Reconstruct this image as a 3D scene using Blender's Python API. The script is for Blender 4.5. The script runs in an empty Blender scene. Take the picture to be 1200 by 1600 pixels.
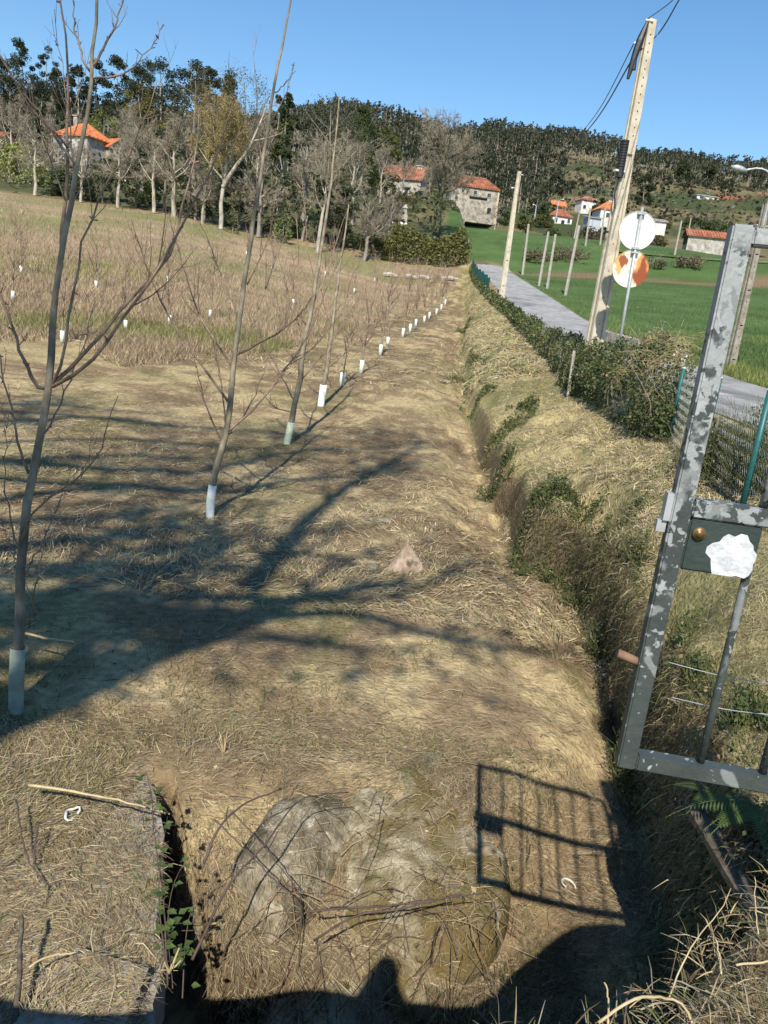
import bpy, bmesh, math, random
import numpy as np
from mathutils import Vector, Matrix, Quaternion
from mathutils.bvhtree import BVHTree

random.seed(5)
rng = np.random.default_rng(11)
S = bpy.context.scene
COL = S.collection
R = math.radians

# ------------------------------------------------------------------ camera
EYE = 3.15                       # eye height over the near field
PITCH, ROLL, FPX = R(14.5), R(6.5), 1155.0
CAM = np.array([0.0, 0.0, EYE])
FWD = np.array([0, math.cos(PITCH), -math.sin(PITCH)])
R0 = np.array([1.0, 0, 0])
U0 = np.array([0, math.sin(PITCH), math.cos(PITCH)])
cr, sr = math.cos(ROLL), math.sin(ROLL)
IR = R0 * cr + U0 * sr
IU = -R0 * sr + U0 * cr
cd = bpy.data.cameras.new('camera')
cam = bpy.data.objects.new('camera', cd)
COL.objects.link(cam)
cam.matrix_world = Matrix(((IR[0], IU[0], -FWD[0], CAM[0]), (IR[1], IU[1], -FWD[1], CAM[1]),
                           (IR[2], IU[2], -FWD[2], CAM[2]), (0, 0, 0, 1)))
cd.sensor_fit = 'VERTICAL'; cd.sensor_height = 36.0; cd.sensor_width = 27.0
cd.lens = FPX / 1600 * 36.0
cd.clip_start = 0.02; cd.clip_end = 6000
S.camera = cam

# ------------------------------------------------------------------ light
_d = IR * 0 - IU * 700 + FWD * FPX
SUN = _d / np.linalg.norm(_d)            # direction the light travels
w = bpy.data.worlds.new('World'); S.world = w; w.use_nodes = True
nt = w.node_tree
sky = nt.nodes.new('ShaderNodeTexSky'); sky.sky_type = 'NISHITA'; sky.sun_disc = False
sky.sun_elevation = math.asin(-SUN[2]); sky.sun_rotation = math.atan2(-SUN[0], -SUN[1])
sky.air_density = 1.25; sky.dust_density = 0.05; sky.ozone_density = 3.5; sky.altitude = 0
bg = nt.nodes['Background']; bg.inputs['Strength'].default_value = 0.086
hs = nt.nodes.new('ShaderNodeHueSaturation'); hs.inputs['Saturation'].default_value = 1.20; hs.inputs['Value'].default_value = 1.30
nt.links.new(sky.outputs[0], hs.inputs['Color']); nt.links.new(hs.outputs[0], bg.inputs['Color'])
sl = bpy.data.lights.new('sun', 'SUN'); sl.energy = 5.0; sl.angle = R(0.53); sl.color = (1.0, 0.93, 0.82)
so = bpy.data.objects.new('sun', sl); COL.objects.link(so)
so.rotation_euler = Vector(SUN).to_track_quat('-Z', 'Y').to_euler(); so.location = (-10, -60, 70)
S.view_settings.view_transform = 'Standard'; S.view_settings.look = 'None'
S.view_settings.exposure = 0.50; S.view_settings.gamma = 1; S.view_settings.use_curve_mapping = False
S.cycles.max_bounces = 6; S.cycles.diffuse_bounces = 3; S.cycles.transparent_max_bounces = 8

# ------------------------------------------------------------------ helpers
def ray(px, py):
    x, y = px - 600.0, py - 800.0
    rt = x * cr + y * sr; dn = -x * sr + y * cr
    return FWD + R0 * (rt / FPX) - U0 * (dn / FPX)
def at(px, py, z): return CAM + ray(px, py) * z
def atY(px, py, y):
    d = ray(px, py); return CAM + d * (y / d[1])
def smooth(t): t = np.clip(t, 0, 1); return t * t * (3 - 2 * t)
_T = np.random.default_rng(3).random((256, 256))
def vnoise(x, y, s=0):
    x = np.asarray(x, float) + 17.3 * s; y = np.asarray(y, float) + 41.7 * s
    i = np.floor(x).astype(int); j = np.floor(y).astype(int)
    u = smooth(x - i); v = smooth(y - j)
    a = _T[i & 255, j & 255]; b = _T[(i + 1) & 255, j & 255]; c = _T[i & 255, (j + 1) & 255]; d = _T[(i + 1) & 255, (j + 1) & 255]
    return (a * (1 - u) + b * u) * (1 - v) + (c * (1 - u) + d * u) * v - 0.5
def fbm(x, y, o=4, s=0):
    r = 0; a = 1.0
    for k in range(o):
        r = r + a * vnoise(x * 2 ** k, y * 2 ** k, s + k); a *= 0.5
    return r

def mk(name, V, F, mat, parent=None, tint=None, smooth_=False, local=False):
    """one mesh object from numpy arrays; F is an array or a list of arrays (tris / quads)"""
    V = np.asarray(V, np.float32).reshape(-1, 3)
    Fs = [np.asarray(f, np.int32) for f in (F if isinstance(F, list) else [F]) if len(f)]
    if parent is not None and not local:
        V = V - np.array(parent.location, np.float32)
    me = bpy.data.meshes.new(name)
    me.vertices.add(len(V)); me.vertices.foreach_set('co', V.ravel())
    nl = sum(f.size for f in Fs); npol = sum(len(f) for f in Fs)
    me.loops.add(nl); me.loops.foreach_set('vertex_index', np.concatenate([f.ravel() for f in Fs]))
    me.polygons.add(npol)
    tot = np.concatenate([np.full(len(f), f.shape[1], np.int32) for f in Fs])
    st = np.concatenate([[0], np.cumsum(tot)[:-1]]).astype(np.int32)
    me.polygons.foreach_set('loop_start', st)
    me.polygons.foreach_set('use_smooth', np.full(npol, bool(smooth_)))
    me.update(calc_edges=True)
    if tint is not None:
        a = me.attributes.new('tint', 'FLOAT_COLOR', 'POINT')
        t = np.ones((len(V), 4), np.float32); t[:, :3] = tint
        a.data.foreach_set('color', t.ravel())
    for m in (mat if isinstance(mat, list) else [mat]): me.materials.append(m)
    o = bpy.data.objects.new(name, me); COL.objects.link(o)
    if parent is not None: o.parent = parent
    return o

def tag(o, label=None, cat=None, group=None, kind=None):
    if label: o['label'] = label
    if cat: o['category'] = cat
    if group: o['group'] = group
    if kind: o['kind'] = kind
    return o
def thing(name, label, cat, loc=(0, 0, 0), group=None, rotz=0):
    o = bpy.data.objects.new(name, None); COL.objects.link(o)
    o.location = [float(c) for c in loc]; o.rotation_euler = (0, 0, rotz); o.empty_display_size = 0.2
    return tag(o, label, cat, group)
def dup(root, loc, rotz, sc, label, group=None, rot=None):
    r = root.copy(); COL.objects.link(r); r.location = [float(c) for c in loc]
    r.rotation_euler = rot if rot else (0, 0, rotz); r.scale = sc if hasattr(sc, '__len__') else (sc, sc, sc)
    r['label'] = label
    if group: r['group'] = group
    for ch in list(root.children):
        c = ch.copy(); COL.objects.link(c); c.parent = r
        for g in list(ch.children):
            d = g.copy(); COL.objects.link(d); d.parent = c
    return r

def tubes(P, Rr, sides=4, cap=False):
    """P (M,N,3), Rr (M,N) -> verts, quads"""
    P = np.asarray(P, float); Rr = np.asarray(Rr, float)
    if P.ndim == 2: P = P[None]; Rr = Rr[None]
    M_, N, _ = P.shape
    T = np.gradient(P, axis=1); T /= np.linalg.norm(T, axis=2, keepdims=True) + 1e-9
    ref = np.where(np.abs(T[..., 2:3]) > 0.85, np.array([1.0, 0.13, 0]), np.array([0.1, 0.05, 1.0]))
    ref = np.broadcast_to(ref[:, :1], ref.shape)
    A = np.cross(T, ref); A /= np.linalg.norm(A, axis=2, keepdims=True) + 1e-9
    B = np.cross(T, A)
    th = np.arange(sides) * 2 * math.pi / sides
    V = P[:, :, None] + Rr[:, :, None, None] * (A[:, :, None] * np.cos(th)[None, None, :, None] + B[:, :, None] * np.sin(th)[None, None, :, None])
    idx = np.arange(M_ * N * sides).reshape(M_, N, sides)
    a = idx[:, :-1]; b = idx[:, 1:]
    F = np.stack([a, np.roll(a, -1, 2), np.roll(b, -1, 2), b], -1).reshape(-1, 4)
    return V.reshape(-1, 3), F
class G:
    """gathers verts / faces of several shapes into one mesh"""
    def __init__(s): s.V = []; s.F3 = []; s.F4 = []; s.n = 0; s.T = []
    def add(s, V, F, t=None):
        V = np.asarray(V, float).reshape(-1, 3)
        for f in (F if isinstance(F, list) and np.ndim(F[0]) == 2 else [F]):
            f = np.asarray(f, int)
            if len(f): (s.F3 if f.shape[1] == 3 else s.F4).append(f + s.n)
        s.V.append(V); s.n += len(V)
        s.T.append(np.broadcast_to(np.asarray(t if t is not None else (1, 1, 1), float), (len(V), 3)))
        return s
    def tube(s, P, r, sides=6, caps=True, t=None):
        P = np.asarray(P, float); r = np.broadcast_to(np.asarray(r, float), (len(P),))
        V, F = tubes(P, r, sides)
        if caps:
            n = len(V); V = np.vstack([V, P[0], P[-1]])
            k = np.arange(sides); k2 = (k + 1) % sides; o = (len(P) - 1) * sides
            c = np.vstack([np.stack([k2, k, np.full(sides, n)], 1), np.stack([o + k, o + k2, np.full(sides, n + 1)], 1)])
            s.add(V, [F, c], t)
        else: s.add(V, F, t)
        return s
    def box(s, c, size, rz=0, M=None, t=None):
        x, y, z = [q / 2 for q in size]
        V = np.array([[-x, -y, -z], [x, -y, -z], [x, y, -z], [-x, y, -z], [-x, -y, z], [x, -y, z], [x, y, z], [-x, y, z]])
        if rz: V = V @ np.array([[math.cos(rz), math.sin(rz), 0], [-math.sin(rz), math.cos(rz), 0], [0, 0, 1]])
        if M is not None: V = V @ np.asarray(M).T
        F = [[0, 3, 2, 1], [4, 5, 6, 7], [0, 1, 5, 4], [1, 2, 6, 5], [2, 3, 7, 6], [3, 0, 4, 7]]
        return s.add(V + np.asarray(c, float), F, t)
    def prism(s, poly, z0, z1, t=None):
        """poly (n,2) counter-clockwise; z0 / z1 scalars or arrays"""
        p = np.asarray(poly, float); n = len(p)
        V = np.vstack([np.c_[p, np.broadcast_to(z0, n)], np.c_[p, np.broadcast_to(z1, n)]])
        k = np.arange(n); k2 = (k + 1) % n
        q = np.stack([k, k2, n + k2, n + k], 1)
        tr = [[n, n + i, n + i + 1] for i in range(1, n - 1)] + [[0, i + 1, i] for i in range(1, n - 1)]
        return s.add(V, [q, np.array(tr)], t)
    def build(s, name, mat, parent=None, smooth_=False, tint=False, local=False):
        F = []
        if s.F3: F.append(np.vstack(s.F3))
        if s.F4: F.append(np.vstack(s.F4))
        return mk(name, np.vstack(s.V), F, mat, parent, np.vstack(s.T) if tint else None, smooth_, local)

def resample(pts, n):
    pts = np.asarray(pts, float)
    if len(pts) > 2:      # Catmull-Rom
        q = np.vstack([2 * pts[0] - pts[1], pts, 2 * pts[-1] - pts[-2]])
        out = []
        for i in range(1, len(q) - 2):
            for t in np.linspace(0, 1, 8, endpoint=False):
                a, b, c, d = q[i - 1], q[i], q[i + 1], q[i + 2]
                out.append(0.5 * (2 * b + (c - a) * t + (2 * a - 5 * b + 4 * c - d) * t * t + (3 * b - a - 3 * c + d) * t ** 3))
        out.append(pts[-1]); pts = np.array(out)
    l = np.r_[0, np.cumsum(np.linalg.norm(np.diff(pts, axis=0), axis=1))]
    u = np.linspace(0, l[-1], n)
    return np.stack([np.interp(u, l, pts[:, k]) for k in range(pts.shape[1])], 1)

def cards(C, size, r, flat=0.0, ratio=0.55):
    """leaf-shaped rhombi at C; size scalar or array"""
    n = len(C); a = r.normal(size=(n, 3)); a[:, 2] *= (1 - flat); a /= np.linalg.norm(a, axis=1, keepdims=True)
    b = np.cross(a, r.normal(size=(n, 3))); b /= np.linalg.norm(b, axis=1, keepdims=True)
    s = np.broadcast_to(size, (n,))[:, None]
    V = np.stack([C - a * s * .5, C + b * s * ratio * .5 - a * s * .05, C + a * s * .5, C - b * s * ratio * .5 - a * s * .05], 1)
    return V.reshape(-1, 3), np.arange(4 * n).reshape(n, 4)

# ------------------------------------------------------------------ materials
def mat(name, cols, scale=4.0, rough=0.9, bump=0.0, bscale=30.0, tint=False, spec=0.25, metal=0.0, transl=0.0,
        detail=6.0, lo=0.32, hi=0.68, stretch=None, coord='Object', bdist=0.02, extra=None):
    m = bpy.data.materials.new(name); m.use_nodes = True
    t = m.node_tree; N = t.nodes; L = t.links
    b = N['Principled BSDF']
    b.inputs['Roughness'].default_value = rough; b.inputs['Metallic'].default_value = metal
    b.inputs['Specular IOR Level'].default_value = spec
    tc = N.new('ShaderNodeTexCoord'); src = tc.outputs[coord]
    if stretch:
        mp = N.new('ShaderNodeMapping'); mp.inputs['Scale'].default_value = stretch
        L.new(src, mp.inputs[0]); src = mp.outputs[0]
    nz = N.new('ShaderNodeTexNoise'); nz.inputs['Scale'].default_value = scale; nz.inputs['Detail'].default_value = detail
    nz.inputs['Roughness'].default_value = 0.62
    L.new(src, nz.inputs['Vector'])
    rp = N.new('ShaderNodeValToRGB'); L.new(nz.outputs['Fac'], rp.inputs[0])
    e = rp.color_ramp.elements
    n = len(cols)
    for i, c in enumerate(cols):
        p = lo + (hi - lo) * (i / max(1, n - 1))
        if i < 2: e[i].position = p; e[i].color = (*c, 1)
        else:
            q = e.new(p); q.color = (*c, 1)
    out = rp.outputs[0]
    if tint:
        at_ = N.new('ShaderNodeAttribute'); at_.attribute_name = 'tint'
        mx = N.new('ShaderNodeMix'); mx.data_type = 'RGBA'; mx.blend_type = 'MULTIPLY'; mx.inputs[0].default_value = 1
        L.new(out, mx.inputs[6]); L.new(at_.outputs['Color'], mx.inputs[7]); out = mx.outputs[2]
    if extra: out = extra(N, L, out, src)
    L.new(out, b.inputs['Base Color'])
    if bump:
        n2 = N.new('ShaderNodeTexNoise'); n2.inputs['Scale'].default_value = bscale; n2.inputs['Detail'].default_value = 5
        L.new(src, n2.inputs['Vector'])
        bp = N.new('ShaderNodeBump'); bp.inputs['Strength'].default_value = bump; bp.inputs['Distance'].default_value = bdist
        L.new(n2.outputs['Fac'], bp.inputs['Height']); L.new(bp.outputs[0], b.inputs['Normal'])
    if transl:
        tr = N.new('ShaderNodeBsdfTranslucent'); ms = N.new('ShaderNodeMixShader'); ms.inputs[0].default_value = transl
        L.new(out, tr.inputs['Color']); L.new(b.outputs[0], ms.inputs[1]); L.new(tr.outputs[0], ms.inputs[2])
        L.new(ms.outputs[0], N['Material Output'].inputs['Surface'])
    return m
def patches(c, scale, thr, soft=0.03, detail=4.0, dist=0.0):
    """an 'extra': patches of colour c where a noise passes thr"""
    def f(N, L, out, src):
        nz = N.new('ShaderNodeTexNoise'); nz.inputs['Scale'].default_value = scale; nz.inputs['Detail'].default_value = detail
        nz.inputs['Distortion'].default_value = dist
        L.new(src, nz.inputs['Vector'])
        mr = N.new('ShaderNodeMapRange'); mr.inputs[1].default_value = thr - soft; mr.inputs[2].default_value = thr + soft
        L.new(nz.outputs['Fac'], mr.inputs[0])
        mx = N.new('ShaderNodeMix'); mx.data_type = 'RGBA'
        L.new(mr.outputs[0], mx.inputs[0]); L.new(out, mx.inputs[6]); mx.inputs[7].default_value = (*c, 1)
        return mx.outputs[2]
    return f
def chain(*fs):
    def f(N, L, out, src):
        for g in fs: out = g(N, L, out, src)
        return out
    return f
W1 = [(0.8,) * 3, (1.0,) * 3, (1.15,) * 3]
M_ground = mat('ground_cover', [(0.62,) * 3, (0.95,) * 3, (1.3,) * 3], 9.0, 0.95, 0.8, 26.0, tint=True, detail=9, spec=.1, bdist=0.05)
M_straw = mat('straw', W1, 1.3, 0.75, tint=True, spec=.25, transl=.12)
M_blade = mat('grass_blade', W1, 0.8, 0.7, tint=True, spec=.25, transl=.25)
M_leaf = mat('leaf', W1, 0.9, 0.6, tint=True, spec=.3, transl=.2)
M_leaf_far = mat('far_leaf', W1, .05, .8, tint=True, spec=.1, transl=.5)
M_bark_pale = mat('pale_bark', [(.16, .14, .11), (.36, .33, .27), (.50, .46, .38)], 2.2, .9, .4, 14, stretch=(1, 1, .35))
M_bark_grey = mat('grey_bark', [(.12, .105, .09), (.23, .205, .175), (.33, .30, .26)], 2.5, .9, .4, 14, stretch=(1, 1, .35))
M_bark_ivy = mat('ivy_bark', [(.04, .05, .025), (.08, .085, .05), (.16, .14, .10)], 3, .9, .5, 10)
M_twig = mat('twigs', [(.20, .17, .125), (.30, .265, .20)], 1.5, .9)
M_twig_olive = mat('budding_twigs', [(.20, .16, .07), (.30, .245, .115)], 1.0, .9)
M_sap = mat('sapling_bark', [(.11, .088, .06), (.21, .172, .115), (.32, .28, .19)], 9, .75, .3, 40, stretch=(1, 1, .4), spec=.35)
M_sapbr = mat('sapling_twigs', [(.13, .085, .06), (.22, .15, .105), (.30, .23, .16)], 9, .75, spec=.3)
M_tube = mat('guard_plastic', [(.50, .53, .46), (.64, .66, .60), (.70, .71, .66)], 5, .5, .2, 12, spec=.35, detail=8, extra=patches((.30, .27, .20), 5, .66, .06, 6))
M_tube_green = mat('green_guard_plastic', [(.22, .26, .18), (.44, .48, .36)], 7, .5, spec=.4)
M_concrete = mat('pole_concrete', [(.36, .32, .24), (.48, .43, .33), (.55, .50, .40)], 3.5, .85, .25, 60)
M_concrete_grey = mat('weathered_concrete', [(.16, .14, .11), (.27, .24, .19), (.36, .33, .27)], 5, .9, .5, 40)
M_black = mat('black_plastic', [(.012, .012, .014), (.025, .025, .028)], 5, .5, spec=.4)
M_white = mat('white_paint', [(.52, .53, .50), (.60, .61, .58), (.66, .67, .64)], 5, .5, spec=.4)
M_zinc = mat('galvanised_steel', [(.32, .34, .36), (.46, .48, .50)], 8, .42, metal=.35, spec=.5)
M_teal = mat('teal_coated_steel', [(.012, .085, .085), (.02, .12, .115)], 10, .45, spec=.45)
M_wire = mat('fence_wire', [(.40, .41, .40), (.55, .56, .54)], 10, .45, metal=.2, spec=.5)
M_net = mat('green_netting', [(.02, .13, .12), (.03, .19, .17)], 4, .8)
M_asphalt = mat('road_asphalt', [(.19, .185, .18), (.27, .265, .255), (.36, .35, .335)], 1.6, .95, .5, 60, detail=11, extra=chain(patches((.15, .148, .145), .3, .60, .10, 8, .8), patches((.36, .35, .335), 1.1, .66, .08, 8)))
M_granite = mat('granite', [(.10, .085, .055), (.20, .17, .115), (.33, .295, .215)], 9, .95, 1.0, 40, detail=12, lo=.36, hi=.64, extra=chain(patches((.40, .37, .29), 14, .65, .03, 8), patches((.07, .06, .035), 3, .56, .05, 10, .5), patches((.075, .075, .022), 5, .66, .04, 8)))
M_mossy = mat('mossy_granite', [(.15, .13, .08), (.26, .225, .145), (.40, .36, .26)], 9, .97, 1.0, 55, detail=12, lo=.36, hi=.64, extra=chain(patches((.52, .50, .43), 3.0, .60, .02, 8, .6), patches((.13, .098, .036), 2.2, .475, .07, 10, .5), patches((.085, .085, .03), 6, .62, .05, 8), patches((.06, .042, .018), 12, .64, .04, 6)))
M_wood = mat('old_timber', [(.05, .042, .03), (.11, .09, .065), (.17, .145, .11)], 4, .9, .5, 30, stretch=(6, 6, 1))
M_post = mat('stone_vineyard_post', [(.26, .24, .20), (.42, .39, .33)], 4, .9)
M_rust = mat('rusty_sign', [(.74, .73, .66), (.80, .79, .73)], 3, .5, spec=.35, extra=chain(
    patches((.60, .42, .17), 2.6, .50, .07, 7, .6), patches((.34, .105, .03), 2.6, .545, .05, 8, .6), patches((.20, .045, .015), 5, .60, .05, 6)))
M_roof = mat('orange_roof_tiles', [(.30, .09, .035), (.48, .165, .065), (.56, .25, .12)], 1.4, .85, .3, 6)
M_roof_old = mat('old_roof_tiles', [(.16, .06, .035), (.28, .105, .06), (.36, .18, .12)], 1.2, .9, .3, 6)
M_render_w = mat('white_render', [(.44, .42, .38), (.60, .58, .54), (.70, .68, .64)], .5, .85, detail=9)
M_render_g = mat('worn_render', [(.20, .185, .16), (.34, .315, .28), (.52, .49, .44)], 1.1, .9, .5, 5, detail=8)
M_render_b = mat('beige_render', [(.46, .38, .25), (.55, .46, .32)], .5, .9)
M_stone = mat('rubble_stone', [(.15, .13, .105), (.30, .265, .22), (.44, .40, .34)], 1.5, .95, .6, 5, detail=3)
M_dark = mat('dark_opening', [(.012, .012, .012), (.03, .028, .025)], 2, .6)
M_glass = mat('window_glass', [(.03, .035, .04), (.06, .07, .08)], 1, .12, spec=.6)
def flaking(N, L, out, src):
    """paint flaked to grey primer and zinc: most of it gone near the top of the gate, specks only near the bottom"""
    sx = N.new('ShaderNodeSeparateXYZ'); L.new(src, sx.inputs[0])
    th = N.new('ShaderNodeMapRange'); th.inputs[1].default_value = .2; th.inputs[2].default_value = 1.15; th.inputs[3].default_value = .62; th.inputs[4].default_value = .41
    L.new(sx.outputs[2], th.inputs[0])
    for sc, off, col, dt, ds in ((9, 0, (.185, .20, .20), 6.5, .7), (30, .09, (.31, .325, .33), 6, .5), (48, .045, (.26, .28, .28), 3, .3)):
        nz = N.new('ShaderNodeTexNoise'); nz.inputs['Scale'].default_value = sc; nz.inputs['Detail'].default_value = dt; nz.inputs['Distortion'].default_value = ds
        L.new(src, nz.inputs['Vector'])
        sb = N.new('ShaderNodeMath'); sb.operation = 'SUBTRACT'; L.new(nz.outputs['Fac'], sb.inputs[0]); L.new(th.outputs[0], sb.inputs[1])
        mr = N.new('ShaderNodeMapRange'); mr.inputs[1].default_value = off - .02; mr.inputs[2].default_value = off + .02; L.new(sb.outputs[0], mr.inputs[0])
        mx = N.new('ShaderNodeMix'); mx.data_type = 'RGBA'; L.new(mr.outputs[0], mx.inputs[0]); L.new(out, mx.inputs[6]); mx.inputs[7].default_value = (*col, 1); out = mx.outputs[2]
    return out
M_gate = mat('flaking_gate_paint', [(.038, .048, .046), (.058, .070, .067)], 9, .5, .15, 60, spec=.4, detail=3, extra=flaking)
M_lock = mat('lock_paint', [(.022, .036, .033), (.034, .05, .045)], 9, .5, .15, 60, spec=.4)
M_flake = mat('bare_primer', [(.36, .39, .42), (.52, .54, .56), (.60, .61, .62)], 26, .6, .3, 60)
M_brass = mat('tarnished_brass', [(.17, .11, .05), (.28, .19, .09)], 30, .4, metal=.6)
M_panel = mat('panel_white', [(.70, .72, .74), (.78, .80, .82)], 3, .6)
M_skin = mat('skin', [(.42, .25, .17), (.48, .29, .2)], 8, .6)
M_cloth = mat('dark_cloth', [(.03, .035, .05), (.05, .055, .07)], 8, .9)
# ------------------------------------------------------------------ terrain
YG = np.unique(np.r_[np.linspace(1.2, 6, 120), np.geomspace(6, 1600, 900)])
def col_(ys, vs, sm=6):
    v = np.interp(YG, ys, vs); k = np.exp(-0.5 * (np.arange(-3 * sm, 3 * sm + 1) / sm) ** 2); k /= k.sum()
    p = np.r_[np.full(3 * sm, v[0]), v, np.full(3 * sm, v[-1])]
    return np.convolve(p, k, 'valid')
FAR = [(107, 13), (150, 21.3), (200, 31), (300, 54.5), (400, 82), (480, 102), (600, 137), (680, 138), (900, 126), (1600, 95)]
fy = [f[0] for f in FAR]; fz = [f[1] for f in FAR]
# mown field along the sapling row, and the left side of the field
zf = col_([1.2, 11, 14, 18, 22, 28.4, 35, 39, 42, 46.4, 50.6, 55, 59, 63, 68.5, 75, 95, 106, 118] + fy[1:],
          [-3.15, -3.13, -3.1, -2.98, -2.72, -2.1, -1.6, -1.26, -.9, -.62, -.28, .07, .41, .73, 1.3, 1.85, 5.2, 7.4, 12] + fz[1:])
zl = col_([1.2, 12, 22, 30, 45, 60, 75, 95, 106, 120] + fy[1:], [-3.1, -3.0, -2.5, -1.6, .6, 3.0, 5.6, 9.3, 10.2, 14] + fz[1:])
zll = col_([1.2, 12, 30, 60, 95, 106, 120] + fy[1:], [-2.9, -2.6, -1.0, 3.8, 10.2, 11.2, 15] + fz[1:])
tx = col_([1.2, 2.5, 4.1, 5.4, 7.7, 9.7, 10.5, 12.6, 13.9, 14.7, 17.6, 18.6, 27, 40, 60, 75, 95, 110, 1600], [1.50, 1.78, 2.10, 2.33, 2.68, 2.66, 2.03, 2.2, 2.36, 2.08, 2.36, 2.24, 2.40, 3.05, 4.6, 5.6, 6.4, 7.0, 7.0], 2)
tz = zf + col_([1.2, 3, 5, 8, 14, 30, 60, 80, 100], [-.55, -.45, -.32, -.24, -.22, -.22, -.1, .05, .2])
eg = col_([1.2, 6, 9.5, 14, 30, 60, 100, 1600], [.07, .08, .14, .20, .35, .5, .6, .6], 3)
ez = col_([1.2, 3, 5, 7, 9.5, 12, 14.5, 18, 27, 40, 60, 75, 95, 106, 118] + fy[1:], [-2.2, -2.2, -2.22, -2.28, -2.35, -2.5, -2.58, -2.42, -1.85, -.5, 1.35, 2.7, 5.6, 7.7, 12] + fz[1:])
fx = col_([1.2, 6, 8, 9.8, 12.6, 19.5, 30, 45, 67, 92, 108, 1600], [3.3, 3.8, 4.03, 4.22, 4.85, 4.9, 5.7, 6.3, 6.9, 7.3, 8.0, 8.0])
fzc = col_([1.2, 6, 10.2, 14, 20, 30, 45, 67, 92, 108, 118] + fy[1:], [-1.6, -1.58, -1.55, -1.5, -1.4, -.8, .7, 2.6, 5.6, 8, 12] + fz[1:])
rl = col_([1.2, 12, 20, 30, 45, 77, 108, 148, 1600], [5.3, 5.5, 5.65, 6.3, 7.1, 8.3, 8.9, 9.2, 9.2])
rr_ = col_([1.2, 12, 20, 30, 50, 77, 108, 148, 1600], [9.3, 9.6, 9.9, 10.7, 11.8, 12.7, 13.2, 13, 13])
rz = col_([1.2, 6, 16, 25, 45, 77, 108, 120] + fy[1:], [-1.05, -.95, -.6, -.24, 1.1, 4.5, 8.4, 12.5] + fz[1:])
RF = [107, 150, 200, 230, 250, 280, 345, 400, 480, 600, 680, 900, 1600]
ra = [13, 19, 25.5, 30.5, 34, 43, 61, 81, 102, 137, 138, 126, 95]; rb = [13, 20.5, 29.5, 35, 38.5, 45.5, 61.5, 81, 102, 137, 138, 126, 95]
zr = col_([1.2, 20, 30, 45, 60, 77, 98, 101, 105] + RF, [-1.1, -.55, 0.0, 1.5, 3.3, 5.8, 9.0, 9.4, 12.2] + ra, 3)
zrr = col_([1.2, 20, 30, 45, 60, 77, 98, 101, 105] + RF, [-1.1, -.5, 0.1, 1.7, 3.5, 6.2, 9.3, 9.7, 12.4] + rb, 3)
rz = col_([1.2, 10, 20, 30, 50, 77, 108, 120] + RF[1:], [-1.2, -1.05, -.74, -.3, 1.25, 4.5, 8.4, 12.5] + [18.7, 25.2, 30.2, 33.7, 42.5] + ra[6:])
zo = np.zeros_like(YG)
NX = [-(34 + .8 * YG), -(5 + .27 * YG), np.minimum(-3.0, zo - 3.0), tx - 1.55, tx, tx + eg, tx + eg + .45 * (fx - tx - eg), fx, rl, rr_, rr_ + 2.2,
      rr_ + 12 + .25 * YG, rr_ + 40 + .9 * YG]
NZ = [zll, zl, zf, zf + col_([1.2, 5, 9, 30, 60, 100], [0, 0, .05, .08, .05, 0]), tz, ez, ez + .6 * (fzc - ez), fzc, rz, rz + .03, rz + .05, zr, zrr]
NX = np.array(NX); NZ = np.array(NZ) + EYE
NN = len(NX)
RIDX = [-600, -220, -140, -80, -31, 18, 54, 115, 164, 183, 225, 262, 323, 420, 700]
RIDZ = [125, 125, 140, 157, 155, 146, 154, 154, 151, 145, 147, 146, 149, 146, 140]
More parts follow.
